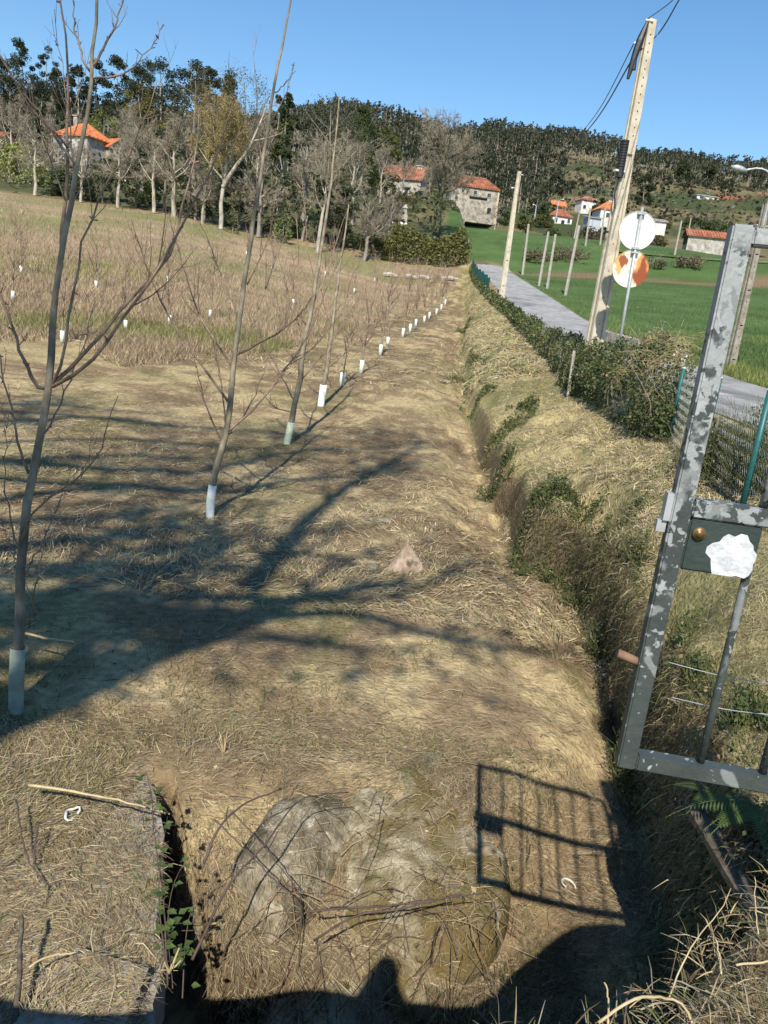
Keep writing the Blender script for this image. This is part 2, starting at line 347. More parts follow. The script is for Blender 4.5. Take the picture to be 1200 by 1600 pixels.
def H(x, y, detail=True):
    x = np.asarray(x, float); y = np.asarray(y, float)
    x, y = np.broadcast_arrays(x, y)
    shp = x.shape; x = x.ravel(); y = y.ravel()
    nx = np.stack([np.interp(y, YG, NX[k]) for k in range(NN)])
    nz = np.stack([np.interp(y, YG, NZ[k]) for k in range(NN)])
    jit = np.interp(y, [3, 8, 14, 25, 60, 120], [.06, .08, .12, .3, .4, 0]) * fbm(y * .9, y * 0 + 3.3, 3, 5)
    nx[4] += jit; nx[5] += jit
    z = nz[0].copy()
    for k in range(NN - 1):
        t = np.clip((x - nx[k]) / (nx[k + 1] - nx[k]), 0, 1)
        t = np.where((k == 3) | (k == 4), smooth(t), t) if k in (3, 4) else t
        z = np.where(x > nx[k], nz[k] + (nz[k + 1] - nz[k]) * t, z)
    if detail:
        onroad = smooth((x - nx[8] + .5) / .4) * smooth((nx[9] + .5 - x) / .4)
        rough = (1 - onroad)
        near = smooth((140 - y) / 40)
        mown = smooth((nx[3] + .8 - x) / 1.2)
        bankf = smooth((x - nx[3]) / .8) * smooth((nx[7] - x) / .8)
        z = z + rough * near * (.10 * fbm(x * .35, y * .35, 3, 1) + .05 * fbm(x * 1.6, y * 1.6, 3, 2) + bankf * (.20 * fbm(x * 1.1, y * .8, 3, 4) + .19 * fbm(x * 2.6, y * 2.2, 3, 6)) + .02 * fbm(x * 5, y * 5, 2, 8))
        # hollows where sods have slipped off the bank
        for (hx, hy, hr, hd) in ((2.95, 10.2, .34, .45), (2.75, 11.4, .30, .35), (2.32, 14.1, .22, .35), (2.6, 6.4, .3, .3), (2.5, 18.2, .35, .3), (2.75, 27.5, .4, .3), (3.3, 13.0, .5, .22), (3.6, 17.0, .6, .2), (2.6, 22.5, .4, .3), (3.4, 35.0, .5, .3)):
            q = ((x - hx) / hr) ** 2 + ((y - hy) / (hr * 1.7)) ** 2; z = z - hd * np.exp(-q * q)
        z = z + smooth((y - 110) / 60) * (3.0 * fbm(x / 40, y / 40, 4, 7))
    # far ridge outline
    xs = x * 700 / np.maximum(y, 60)
    z = z + smooth((y - 330) / 250) * (np.interp(xs, RIDX, RIDZ) - 150) * .92
    # pit in front of the culvert, and the wet ditch under the bank's near end
    side = smooth((x + 1.55) / .3) * smooth((1.9 - x) / .4)
    z = z - side * .42 * smooth((4.75 - y) / 1.25)
    pit = smooth((x + 1.75) / .25) * smooth((3.36 - y) / .2) * smooth((1.75 - x) / .3)
    z = z + pit * np.minimum(0, (EYE - 4.25) - z)
    gl = -.75 + (y - 2.6) * (-.61 / 1.8); gr = -.16 + (y - 2.6) * (-1.15 / 1.85)
    gap = smooth((x - gl + .08) / .08) * smooth((gr - x + .05) / .08) * smooth((4.45 - y) / .1)
    z = z + gap * np.minimum(0, (EYE - 4.2) - z)
    rav = smooth((x - 1.3) / .2) * smooth((3.0 - y) / .25) * smooth((7 - x) / 2)
    z = z + rav * np.minimum(0, (EYE - 3.9) - z)
    return z.reshape(shp)
def hit(px, py, zmin=2.5, zmax=1400):
    d = ray(px, py); zs = np.geomspace(zmin, zmax, 1500)
    P = CAM + d[None] * zs[:, None]
    h = P[:, 2] - H(P[:, 0], P[:, 1])
    i = np.argmax(h < 0)
    if h[i] >= 0: i = len(zs) - 1
    z = zs[max(i - 1, 0)] if i == 0 else zs[i - 1] + (zs[i] - zs[i - 1]) * h[i - 1] / (h[i - 1] - h[i] + 1e-9)
    return CAM + d * z
def depth(p): return float(np.dot(np.asarray(p) - CAM, FWD))
def gz(x, y): return float(H(np.array([x]), np.array([y]))[0])

# zone masks shared by the ground colour and the scatters
def zones(x, y):
    nx = [np.interp(y, YG, NX[k]) for k in range(NN)]
    b0 = np.interp(x, [-40, -20, -12, -6, -3, 0, 3], [16, 21, 24, 28, 40, 74, 98]) + 5 * fbm(x * .3, y * .08, 3, 9)
    tall = smooth((y - b0) / 2.5) * smooth((108 - y) / 4) * (x < nx[4])
    bank = smooth((x - nx[4] + .3) / .5) * smooth((nx[8] - x) / .5)
    green = np.maximum(smooth((x - nx[9] + .15) / .4), smooth((y - 109) / 3) * smooth((x - .03 * y) / 1.5))
    return nx, tall, bank, green
def cover(x, y):
    nx, tall, bank, green = zones(x, y)
    n1 = fbm(x * .5, y * .5, 4, 20); n2 = fbm(x * 2.2, y * 2.2, 3, 24); n3 = fbm(x * .12, y * .12, 3, 27)
    c = np.array([.24, .175, .10])[None] * (1 + .5 * n1 + .4 * n2)[:, None]
    straw = smooth((n2 + n1 * .6 + .05) / .35)[:, None]
    c = c * (1 - straw) + np.array([.39, .305, .165]) * straw
    gp_ = smooth((fbm(x * .7, y * .7, 3, 31) - .16) / .15)[:, None] * .38
    c = c * (1 - gp_) + np.array([.15, .15, .055]) * gp_
    cb = np.array([.34, .28, .14])[None] * (1 + .5 * n2[:, None]); g = smooth((n1 + .02) / .3)[:, None] * .6
    cb = cb * (1 - g) + np.array([.12, .125, .045]) * g
    c = c * (1 - bank[:, None]) + cb * bank[:, None]
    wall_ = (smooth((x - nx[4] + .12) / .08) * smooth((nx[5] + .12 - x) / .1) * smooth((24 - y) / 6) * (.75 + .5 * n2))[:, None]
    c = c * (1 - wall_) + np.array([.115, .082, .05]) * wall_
    ct = np.array([.30, .22, .14])[None] * (1 + .5 * n1)[:, None]
    g = smooth((n3 + n1 * .5 - .05) / .2)[:, None] * .75
    ct = ct * (1 - g) + np.array([.16, .17, .06]) * g
    c = c * (1 - tall[:, None]) + ct * tall[:, None]
    cg = np.array([.07, .115, .036])[None] * (1 + .35 * n1 + .3 * n3)[:, None]
    strip = smooth((y - 100 - 2 * n3) / 1.5) * smooth((105 + 5 * n3 - y) / 1.5)
    cg = cg * (1 - strip[:, None]) + np.array([.17, .12, .075]) * strip[:, None]
    up = smooth((y - np.where(green > .5, 165, 122) + 14 * n3) / 22)
    cu = np.array([.15, .125, .065])[None] * (1 + .5 * n1 + .4 * n3)[:, None]
    g2 = smooth((fbm(x / 22, y / 22, 4, 33) + .02) / .2)[:, None]
    cu = cu * (1 - g2) + np.array([.05, .065, .025]) * g2
    c = c * (1 - green[:, None]) + cg * green[:, None]
    lft = smooth((112 - y) / 6) + (1 - smooth((112 - y) / 6)) * green
    c = c * lft[:, None] + np.array([.07, .075, .035]) * (1 - lft[:, None])
    c = c * (1 - up[:, None]) + cu * up[:, None]
    fo = smooth((y - 300) / 60)
    hz = np.array([.075, .062, .038])[None] * (1 + .6 * n3)[:, None]
    clear = fo[:, None] * (smooth((90 - x * 400 / np.maximum(y, 50)) / 60))[:, None]
    c = c * (1 - clear) + hz * clear
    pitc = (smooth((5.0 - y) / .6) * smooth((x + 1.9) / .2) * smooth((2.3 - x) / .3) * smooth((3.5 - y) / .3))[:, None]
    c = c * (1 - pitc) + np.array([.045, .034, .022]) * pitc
    return np.clip(c, .005, .8)

rows = [1.2]
while rows[-1] < 760:
    y = rows[-1]; rows.append(y + (max(.055, .0125 * y) if y < 120 else .02 * y))
rows = np.array(rows + [900, 1200])
DIV = [14, 46, 62, 20, 18, 34, 26, 8, 6, 8, 12, 26, 16]
U = np.concatenate([k + np.arange(d) / d for k, d in enumerate(DIV)] + [[NN - 1.0]])
XX = np.zeros((len(rows), len(U)))
for i, y in enumerate(rows):
    XX[i] = np.interp(U, np.arange(NN), [np.interp(y, YG, NX[k]) for k in range(NN)])
YY = np.broadcast_to(rows[:, None], XX.shape)
ZZ = H(XX, YY)
idx = np.arange(XX.size).reshape(XX.shape)
FQ = np.stack([idx[:-1, :-1], idx[:-1, 1:], idx[1:, 1:], idx[1:, :-1]], -1).reshape(-1, 4)
TV = np.stack([XX, YY, ZZ], -1).reshape(-1, 3)
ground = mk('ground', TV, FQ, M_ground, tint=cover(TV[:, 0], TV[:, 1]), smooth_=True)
tag(ground, kind='structure')
# road sheet, laid just proud of the terrain
ry = rows[rows < 109]
t = np.linspace(0, 1, 9)
el = np.interp(ry, YG, NX[8]) + .12 * fbm(ry * .7, ry * 0, 3, 40); er = np.interp(ry, YG, NX[9]) + .12 * fbm(ry * .7, ry * 0 + 5, 3, 41)
RX = el[:, None] * (1 - t) + er[:, None] * t
RYY = np.broadcast_to(ry[:, None], RX.shape)
RZ = H(RX, RYY, False) + .02 + .05 * (1 - (2 * t - 1) ** 2)
ri = np.arange(RX.size).reshape(RX.shape)
road = mk('road', np.stack([RX, RYY, RZ], -1), np.stack([ri[:-1, :-1], ri[:-1, 1:], ri[1:, 1:], ri[1:, :-1]], -1).reshape(-1, 4), M_asphalt, smooth_=True)
tag(road, kind='structure')

# the made-up ground the photographer stands on: earth ledge held by a rough wall
LZ = EYE - 1.5
g = G()
lx = np.r_[-14, -8, np.linspace(-4, 3.2, 49), 6, 14]
ly = np.interp(lx, [-14, -4, -1, -.4, .58, .8, 1.2, 1.4, 2.0, 14], [1.0, 1.0, 1.08, 1.24, 1.27, 1.44, 1.82, 1.94, 1.96, 1.96]) + .05 * fbm(lx * 2, lx * 0, 3, 50)
prof = [(0, -.04), (.02, -.5), (-.06, -1.1), (.03, -2.9)]
V = []; yb = [-60, -20, -8, -3, -1.2, 0, .6]
for j, y in enumerate(yb): V.append(np.stack([lx, np.full_like(lx, y), LZ + .05 * fbm(lx, lx * 0 + y, 3, 51)], 1))
V.append(np.stack([lx, ly - .12, LZ + .05 * fbm(lx * 2, lx * 0, 3, 52)], 1))
for o, z in prof: V.append(np.stack([lx, ly + o + .05 * fbm(lx * 3, lx * 0 + z * 3, 3, 53), LZ + z + .02 * fbm(lx * 4, lx * 0, 2, 54)], 1))
V = np.array(V); ii = np.arange(V.shape[0] * V.shape[1]).reshape(V.shape[:2])
LV = V.reshape(-1, 3); LF = np.stack([ii[:-1, :-1], ii[:-1, 1:], ii[1:, 1:], ii[1:, :-1]], -1).reshape(-1, 4)
verge = mk('verge_ground', LV, LF, M_ground, tint=np.array([.17, .13, .075]) * (1 + .5 * fbm(LV[:, 0], LV[:, 1], 3, 55))[:, None], smooth_=True)
tag(verge, kind='structure')
# ------------------------------------------------------------------ culvert stones in front
def rock(name, label, c, size, seed, m, rot=0.0, flat=0.0, cat='rock', sub=5, group=None, peak=0):
    bm = bmesh.new(); bmesh.ops.create_icosphere(bm, subdivisions=sub, radius=1.0)
    V = np.array([v.co[:] for v in bm.verts])
    F = np.array([[v.index for v in f.verts] for f in bm.faces]); bm.free()
    p = np.sign(V) * np.abs(V) ** .70                        # boxier than a ball
    r = np.random.default_rng(seed)
    for k in range(14):                                      # knock flat facets off
        n = r.normal(size=3); n /= np.linalg.norm(n); d = r.uniform(.70, .92)
        s = p @ n; p -= np.where(s > d, s - d, 0)[:, None] * n * .92
    if peak: p[:, :2] *= np.clip(1.05 - peak * (p[:, 2:3] + .35), .06, 1.15)
    q = p * 2.1 + seed * 3.7
    p = p * (1 + .10 * fbm(q[:, 0] + q[:, 2], q[:, 1] - q[:, 2], 4, seed)[:, None] + .016 * fbm(q[:, 0] * 5, q[:, 1] * 5 + q[:, 2] * 4, 3, seed + 4)[:, None])
    p *= np.array(size) / 2
    c_, s_ = math.cos(rot), math.sin(rot)
    p = p @ np.array([[c_, s_, 0], [-s_, c_, 0], [0, 0, 1]])
    o = mk(name, p, F, m, smooth_=True)
    o.location = [float(q) for q in c]
    if flat: o.rotation_euler = (flat, 0, 0)
    return tag(o, label, cat, group)
E = EYE
big = [
 rock('boulder', 'broad grey granite block beside the dark culvert gap', (-.36, 4.12, E - 3.70), (1.15, 1.5, 1.0), 21, M_granite, .10, .20, 'boulder'),
 rock('boulder', 'mossy brown boulder with pale patches between grey block and gate shadow', (.50, 4.22, E - 3.615), (1.25, 1.6, 1.0), 8, M_mossy, -.12, .16, 'boulder'),
 rock('boulder', 'rounded tan boulder low in the pit with the head shadow on it', (.24, 3.42, E - 4.02), (1.6, .9, 1.05), 33, M_mossy, .1, .10, 'boulder'),
 rock('boulder', 'dark broken stone at the bottom edge under the dry brush', (-.30, 2.75, E - 4.0), (.55, .6, .55), 14, M_granite, .5, 0, 'boulder'),
]
rock('rock', 'pointed pinkish stone poking out of the mown grass', (hit(632, 893)) + np.array([0, .05, .10]), (.62, .46, .62), 5, mat('pink_granite', [(.16, .115, .08), (.34, .255, .185), (.46, .37, .28)], 6, .92, .6, 30, detail=10, extra=patches((.10, .08, .05), 5, .6, .05, 8)), .4, 0, 'rock', 4, None, .85)
rock('rock', 'small grey stone left of the pointed pinkish stone', hit(580, 888), (.20, .16, .16), 6, M_granite, .2, 0, 'rock', 3)
rock('rock', 'flat pale stone lying beside the far ditch', hit(693, 597), (.62, .4, .22), 9, M_granite, .2, 0, 'rock', 3)
rock('rock', 'flat earthy stone half buried above the mossy boulder', hit(668, 1190) + np.array([0, 0, -.03]), (.34, .26, .12), 10, M_mossy, .7, 0, 'rock', 4)
rock('rock', 'flat stone flush with the grass near the branching shadow', hit(590, 812) + np.array([0, 0, -.02]), (.5, .3, .12), 12, M_granite, .2, 0, 'rock', 3)
# slab left of the gap
g = G()
sp = np.array([[-2.6, 2.25], [-.70, 2.25], [-.72, 2.5], [-.79, 2.66], [-.80, 2.9], [-.93, 3.12], [-.955, 3.3], [-1.07, 3.6], [-1.09, 3.78], [-1.23, 4.1], [-1.38, 4.36], [-1.75, 4.5], [-2.6, 4.4]])
n_ = len(sp)
g.prism(sp, E - 3.45, E - 3.12 + np.array([.0, .02, .02, .02, .015, .01, 0, -.01, -.01, -.04, -.06, -.08, -.08]))
slab = g.build('culvert_slab', M_concrete_grey)
tag(slab, 'old concrete slab with a straight edge along the dark culvert gap', 'slab')
g = G(); g.prism(np.array([[-1.35, 2.2], [-.86, 2.2], [-.84, 2.75], [-1.2, 2.82]]), E - 3.4, E - 3.0)
blk = g.build('curb_block', M_concrete_grey); tag(blk, 'small worn concrete block lying on the slab near the bottom edge', 'block')
g = G(); P = np.array([at(1085, 1262, 3.9), at(1215, 1480, 3.0)])
ax = P[1] - P[0]; L_ = np.linalg.norm(ax); ax /= L_; sd = np.cross(ax, [0, 0, 1]); sd /= np.linalg.norm(sd); up = np.cross(sd, ax)
g.box((P[0] + P[1]) / 2, (L_, .10, .035), M=np.stack([ax, sd, up], 1))
plank = g.build('plank', M_wood); tag(plank, 'weathered timber plank leaning in the dark ditch by the ferns', 'plank')
# ------------------------------------------------------------------ gate
A0 = at(978, 1183, 1.8); gd = np.array([.9925, -.122, 0]); gn = np.array([-.122, -.9925, 0])
gate = thing('gate', 'open metal gate with flaking green paint and a lock box', 'gate', (A0[0] + gd[0] * .9, A0[1] + gd[1] * .9, A0[2]))
GM = np.stack([gd, gn, [0, 0, 1]], 1)
T_ = .042; GW, GH = 1.02, EYE - A0[2] + .262 - .021
def gp(u, v, wv=0.0): return A0 + gd * u + gn * wv + np.array([0, 0, v])
def bar(name, u, v, su, sv, st=T_, wv=0.0, m=M_gate):
    bm = bmesh.new(); bmesh.ops.create_cube(bm, size=1)
    for q in bm.verts: q.co = (q.co.x * su, q.co.y * st, q.co.z * sv)
    bmesh.ops.bevel(bm, geom=bm.edges[:], offset=.004, segments=2, affect='EDGES')
    V = np.array([q.co[:] for q in bm.verts]) @ GM.T + gp(u, v, wv)
    F3 = [[q.index for q in f.verts] for f in bm.faces if len(f.verts) == 3]; F4 = [[q.index for q in f.verts] for f in bm.faces if len(f.verts) == 4]
    bm.free(); return mk(name, V, [np.array(F3), np.array(F4)], m, gate)
bar('stile', 0, GH / 2 - .0, T_, GH + T_)
bar('stile', GW, GH / 2, T_, GH + T_)
bar('bottom_rail', GW / 2, 0, GW - T_ - .002, T_ - .002)
bar('top_rail', GW / 2, GH + .0, GW - T_ - .002, T_ - .008, T_ - .004)
MV = (EYE - A0[2]) * .0 + .635
bar('middle_rail', GW / 2, MV, GW - T_ - .002, T_ - .002)
for k in range(6):
    u = .172 + k * .143
    for (v0, v1) in ((T_ / 2 - .004, MV - T_ / 2 + .004), (MV + T_ / 2 - .004, GH - T_ / 2 + .006)):
        g = G(); g.tube(resample([gp(u, v0, -.004), gp(u, (v0 + v1) / 2, -.004), gp(u, v1, -.004)], 5), .0095, 10); g.build('upright_rod', M_gate, gate, True)
lock = bar('lock_plate', .021 + .0775, MV - T_ / 2 - .060, .153, .118, .030, .004, M_lock)
g = G(); c = gp(.045, MV - .052, .019); n12 = np.arange(16) * 2 * math.pi / 16
g.tube([c - gn * .004, c + gn * .007], .0145, 16); g.tube([c + gn * .006, c + gn * .0085], .009, 12)
o = g.build('lock_cylinder', M_brass, None, True); loc0 = np.array(gate.location); o.parent = lock; o.location = (-loc0[0], -loc0[1], -loc0[2])
g = G(); r = np.random.default_rng(4); k = 26; th = np.arange(k) * 2 * math.pi / k
rad = .054 * (1 + .30 * fbm(np.cos(th) * 2.5 + 3, np.sin(th) * 2.5 + 3, 3, 61) * 2)
pu = np.clip(.126 + rad * np.cos(th) * .95, 0.068, .1745); pv = np.clip(MV - .094 + rad * np.sin(th) * .95, MV - .1395, MV - .03)
V = [gp(a, b, .0195) for a, b in zip(pu, pv)] + [gp(.124, MV - .092, .021)]
g.add(V, np.array([[i, (i + 1) % k, k] for i in range(k)]))
o = g.build('bare_metal_patch', M_flake); o.parent = lock; o.location = (-loc0[0], -loc0[1], -loc0[2])
g = G(); g.box(gp(-.028, MV - .004), (.014, .03, .062), M=GM); g.box(gp(-.034, MV - .05), (.02, .016, .026), M=GM); g.build('strike_plate', M_zinc, gate)
g = G(); g.tube([gp(-.068, .265, 0), gp(-.015, .250, 0)], .0105, 10); g.build('stop_pin', mat('rusty_pin', [(.16, .10, .06), (.24, .15, .10)], 20, .8), gate, True)
g = G(); pc = gp(GW + .085, 0); g.box((pc[0] + .06, pc[1], E - 1.6 + 1.0), (.18, .18, 2.2), .12); post = g.build('gate_pier', M_concrete_grey); tag(post, 'square concrete pier holding the open metal gate', 'pier')
for v in (.2, GH - .2):
    g = G(); g.tube([gp(GW + .03, v - .05), gp(GW + .03, v + .05)], .012, 8); g.build('hinge', M_zinc, gate, True)

# ------------------------------------------------------------------ concrete poles
def pole(root, wB, wT, dB, dT, h, holes, chan=None, rz=0.0, m=M_concrete, back=True):
    """tapering concrete pole, its wide face toward -Y before turning; holes = [(height, w, h)], chan = (z0, z1, holes)"""
    g = G(); gd_ = G()
    lw = lambda z: (wB + (wT - wB) * z / h) / 2
    ld = lambda z: (dB + (dT - dB) * z / h) / 2
    c_, s_ = math.cos(rz), math.sin(rz)
    base = np.array(root.location)
    def q(G_, pts):
        V = np.array([[x * c_ - y * s_, x * s_ + y * c_, z] for x, y, z in pts]) + base
        G_.add(V, np.array([[0, 1, 2, 3]]))
    cuts = sorted(holes)
    zs = [0.0]
    def front(y_of, half_of, items, z0, z1):
        """front strip from z0 to z1 with rectangular recesses"""
        z = z0
        for (hz, hw, hh) in items:
            a, b = hz - hh / 2, hz + hh / 2
            q(g, [(-half_of(z), y_of(z), z), (half_of(z), y_of(z), z), (half_of(a), y_of(a), a), (-half_of(a), y_of(a), a)])
            q(g, [(-half_of(a), y_of(a), a), (-hw / 2, y_of(a), a), (-hw / 2, y_of(b), b), (-half_of(b), y_of(b), b)])
            q(g, [(hw / 2, y_of(a), a), (half_of(a), y_of(a), a), (half_of(b), y_of(b), b), (hw / 2, y_of(b), b)])
            d_ = .07
            q(gd_, [(-hw / 2, y_of(a) + d_, a), (hw / 2, y_of(a) + d_, a), (hw / 2, y_of(b) + d_, b), (-hw / 2, y_of(b) + d_, b)])
            q(g, [(-hw / 2, y_of(a), a), (-hw / 2, y_of(a) + d_, a), (-hw / 2, y_of(b) + d_, b), (-hw / 2, y_of(b), b)])
            q(g, [(hw / 2, y_of(a) + d_, a), (hw / 2, y_of(a), a), (hw / 2, y_of(b), b), (hw / 2, y_of(b) + d_, b)])
            q(g, [(-hw / 2, y_of(a), a), (hw / 2, y_of(a), a), (hw / 2, y_of(a) + d_, a), (-hw / 2, y_of(a) + d_, a)])
            q(g, [(-hw / 2, y_of(b) + d_, b), (hw / 2, y_of(b) + d_, b), (hw / 2, y_of(b), b), (-hw / 2, y_of(b), b)])
            z = b
        q(g, [(-half_of(z), y_of(z), z), (half_of(z), y_of(z), z), (half_of(z1), y_of(z1), z1), (-half_of(z1), y_of(z1), z1)])
    yf = lambda z: -ld(z)
    if chan:
        z0, z1, ch = chan
        front(yf, lw, [c for c in cuts if c[0] < z0], 0, z0)
        front(yf, lw, [c for c in cuts if c[0] > z1], z1, h)
        rec = lambda z: -ld(z) + .05; hf = lambda z: lw(z) * .56
        front(rec, hf, ch, z0, z1)
        for sgn in (-1, 1):
            p = [(sgn * hf(z0), yf(z0), z0), (sgn * lw(z0), yf(z0), z0), (sgn * lw(z1), yf(z1), z1), (sgn * hf(z1), yf(z1), z1)]
            q(g, p if sgn > 0 else p[::-1])
            p = [(sgn * hf(z0), rec(z0), z0), (sgn * hf(z0), yf(z0), z0), (sgn * hf(z1), yf(z1), z1), (sgn * hf(z1), rec(z1), z1)]
            q(g, p if sgn > 0 else p[::-1])
        for z in (z0, z1): q(g, [(-hf(z), yf(z), z), (hf(z), yf(z), z), (hf(z), rec(z), z), (-hf(z), rec(z), z)][::(1 if z == z0 else -1)])
    else: front(yf, lw, cuts, 0, h)
    for sgn in (-1, 1):      # flanged sides with a shallow groove
        for (ya, yb, ins) in ((-1, -.45, 0), (-.45, .45, .03), (.45, 1, 0)):
            f = lambda z, s_=0: sgn * (lw(z) - ins)
            p = [(f(0), ya * ld(0), 0), (f(0), yb * ld(0), 0), (f(h), yb * ld(h), h), (f(h), ya * ld(h), h)]
            q(g, p if sgn > 0 else p[::-1])
            if ins:
                for ye in (ya, yb):
                    q(g, [(sgn * lw(0), ye * ld(0), 0), (f(0), ye * ld(0), 0), (f(h), ye * ld(h), h), (sgn * lw(h), ye * ld(h), h)])
    q(g, [(lw(0), ld(0), 0), (-lw(0), ld(0), 0), (-lw(h), ld(h), h), (lw(h), ld(h), h)])
    q(g, [(-lw(h), -ld(h), h), (lw(h), -ld(h), h), (lw(h), ld(h), h), (-lw(h), ld(h), h)])
    g.build('shaft', m, root); gd_.build('bolt_holes', M_dark, root)['kind'] = 'stuff'
mp = at(930, 528, 20.0); mp[2] = gz(mp[0], mp[1])
mtop = atY(1037, 33, mp[1]); MH = float(mtop[2] - mp[2])
main_pole = thing('utility_pole', 'tall concrete utility pole with black cable coil behind the round signs', 'utility pole', mp)
pole(main_pole, .42, .19, .33, .16, MH, [(MH - .35 - .19 * k, .034, .042) for k in range(13)],
     (1.1, MH - 3.05, [(1.8 + .68 * k, .028, .038) for k in range(6)]), .30)
def on_pole(z, dx=0.0, dy=-.16): # a point on the pole's face
    return mp + np.array([dx * 1.25, dy * 1.25, z])
g = G(); 
PS = 1.25; zc = atY(985, 245, mp[1] - .2)[2] - mp[2]
for k in range(11): g.tube([on_pole(zc + .37 - k * .064, -.13, -.13) + np.array([0, 0, 0]), on_pole(zc + .37 - k * .064 - .045, -.13, -.13)], .106, 12)
g.tube([on_pole(zc + .37, -.13, -.13), on_pole(zc - .32, -.13, -.13)], .083, 12)
g.build('cable_coil', M_black, main_pole, False)
g = G(); g.tube([on_pole(zc - .32, -.12, -.14), on_pole(zc - .50, -.12, -.14)], .093, 8); g.tube(resample([on_pole(zc - .5, -.12, -.14), on_pole(zc - .88, -.16, -.15), on_pole(zc - 1.25, -.10, -.15)], 6), .018, 6); g.build('cable_tail', M_black, main_pole)
g = G(); g.box(on_pole(zc - .35, -.13, -.13), (.32, .12, .045), .3); g.build('coil_bracket', M_white, main_pole)
g = G(); a = on_pole(MH - .12, -.10, -.10); b = on_pole(MH - 1.40, -.30, -.16)
g.tube(resample([a, (a + b) / 2 + np.array([-.02, 0, .03]), b], 7), [.038, .075, .094, .088, .08, .062, .038], 8)
a2 = on_pole(MH - .69, -.24, -.14); g.tube([a2, a2 + np.array([.03, -.02, -.50])], .056, 8)
g.build('splice_closure', M_black, main_pole)
g = G(); g.tube([on_pole(MH - .06, -.14, -.08), on_pole(MH - .06, .02, -.08)], .03, 8); g.build('insulator', M_white, main_pole)
g = G(); g.tube([on_pole(MH - .60, -.30, -.12), on_pole(MH - .57, -.22, -.12)], .025, 8); g.build('insulator', M_white, main_pole)
g = G(); g.tube(resample([on_pole(MH - .05, .08, -.02), on_pole(MH - .08, .16, -.03), on_pole(MH - .35, .15, -.03)], 5), .007, 5); g.build('wire_stub', M_zinc, main_pole)
g = G(); g.box(on_pole(atY(945, 363, mp[1])[2] - mp[2], -.18, -.1), (.10, .05, .05), .3); g.build('step_bracket', M_dark, main_pole)
p2 = at(783, 466, 60.0); p2[2] = gz(p2[0], p2[1]) - .1; p2t = atY(813, 268, p2[1])
pole2 = thing('utility_pole', 'concrete utility pole standing by the bend of the grey lane', 'utility pole', p2)
pole(pole2, .44, .26, .3, .2, float(p2t[2] - p2[2]), [(.7, .05, .07), (1.15, .20, .05), (2.0, .05, .07), (3.1, .2, .05), (4.1, .05, .05)], None, .25)
g = G(); g.tube([p2t + np.array([.1, -.1, -.25]), p2t + np.array([.26, -.1, -.25])], .05, 8); g.build('insulator', M_white, pole2)
p3 = at(1141, 572, 28.0); p3[2] = gz(p3[0], p3[1]) - .05; p3t = atY(1192, 318, p3[1])
pole3 = thing('street_lamp', 'concrete pole with curved lamp arm rising behind the gate', 'street lamp', p3)
h3 = float(p3t[2] - p3[2])
pole(pole3, .29, .19, .23, .15, h3, [(.35 + .42 * k, .045 if k % 3 else .15, .07 if k % 3 else .045) for k in range(int(h3 / .42) - 1)], None, .35, M_concrete_grey)
pt = np.array([p3[0], p3[1], p3[2] + h3]); e3 = atY(1163, 266, p3[1])
g = G(); g.tube(resample([pt + np.array([0, -.1, -.9]), pt + np.array([.0, -.1, .5]), pt + np.array([-.05, 0, .95]), e3 * .5 + pt * .5 + np.array([.05, 0, .62]), e3], 16), .04, 8); g.build('lamp_arm', M_zinc, pole3, True)
g = G(); dv = e3 - pt; dv[2] = .18; dv /= np.linalg.norm(dv); g.tube([e3 - dv * .1, e3 + dv * .1, e3 + dv * .3, e3 + dv * .5], [.05, .1, .11, .03], 10); g.build('lamp_head', M_zinc, pole3, True)

# cables
def cable(label, pts, r, sag=0):
    c = thing('power_cable', label, 'cable', pts[0]); g = G(); g.tube(resample(pts, 40), r, 5); g.build('wire', M_black, c, True)
tA = on_pole(MH - .07, -.14, -.08); tB = on_pole(MH - .60, -.29, -.12)
p2h = np.array(p2t) + np.array([0, -.1, -.2])
cable('thin upper cable from the tall pole down to the lane pole', [tB, at(940, 165, 24), at(905, 212, 30), at(868, 255, 38), p2h], .013)
cable('thicker lower cable from the tall pole down to the lane pole', [on_pole(MH - .87, -.25, -.15), at(940, 175, 24), at(905, 219, 30), at(869, 261, 38), p2h - np.array([0, 0, .1])], .02)
cable('thin cable running from the pole top out over the field of view', [tA, at(1051, 0, 17.6), at(1078, -45, 14)], .011)
cable('thicker cable passing the pole face and rising out of view', [on_pole(MH - .87, -.25, -.15), at(1030, 51, 18.4), at(1061, 0, 17), at(1088, -45, 14)], .016)
cable('drooping cable from the lane pole toward the small houses', [p2h, at(823, 300, 62), at(834, 336, 66), at(842, 352, 70)], .02)

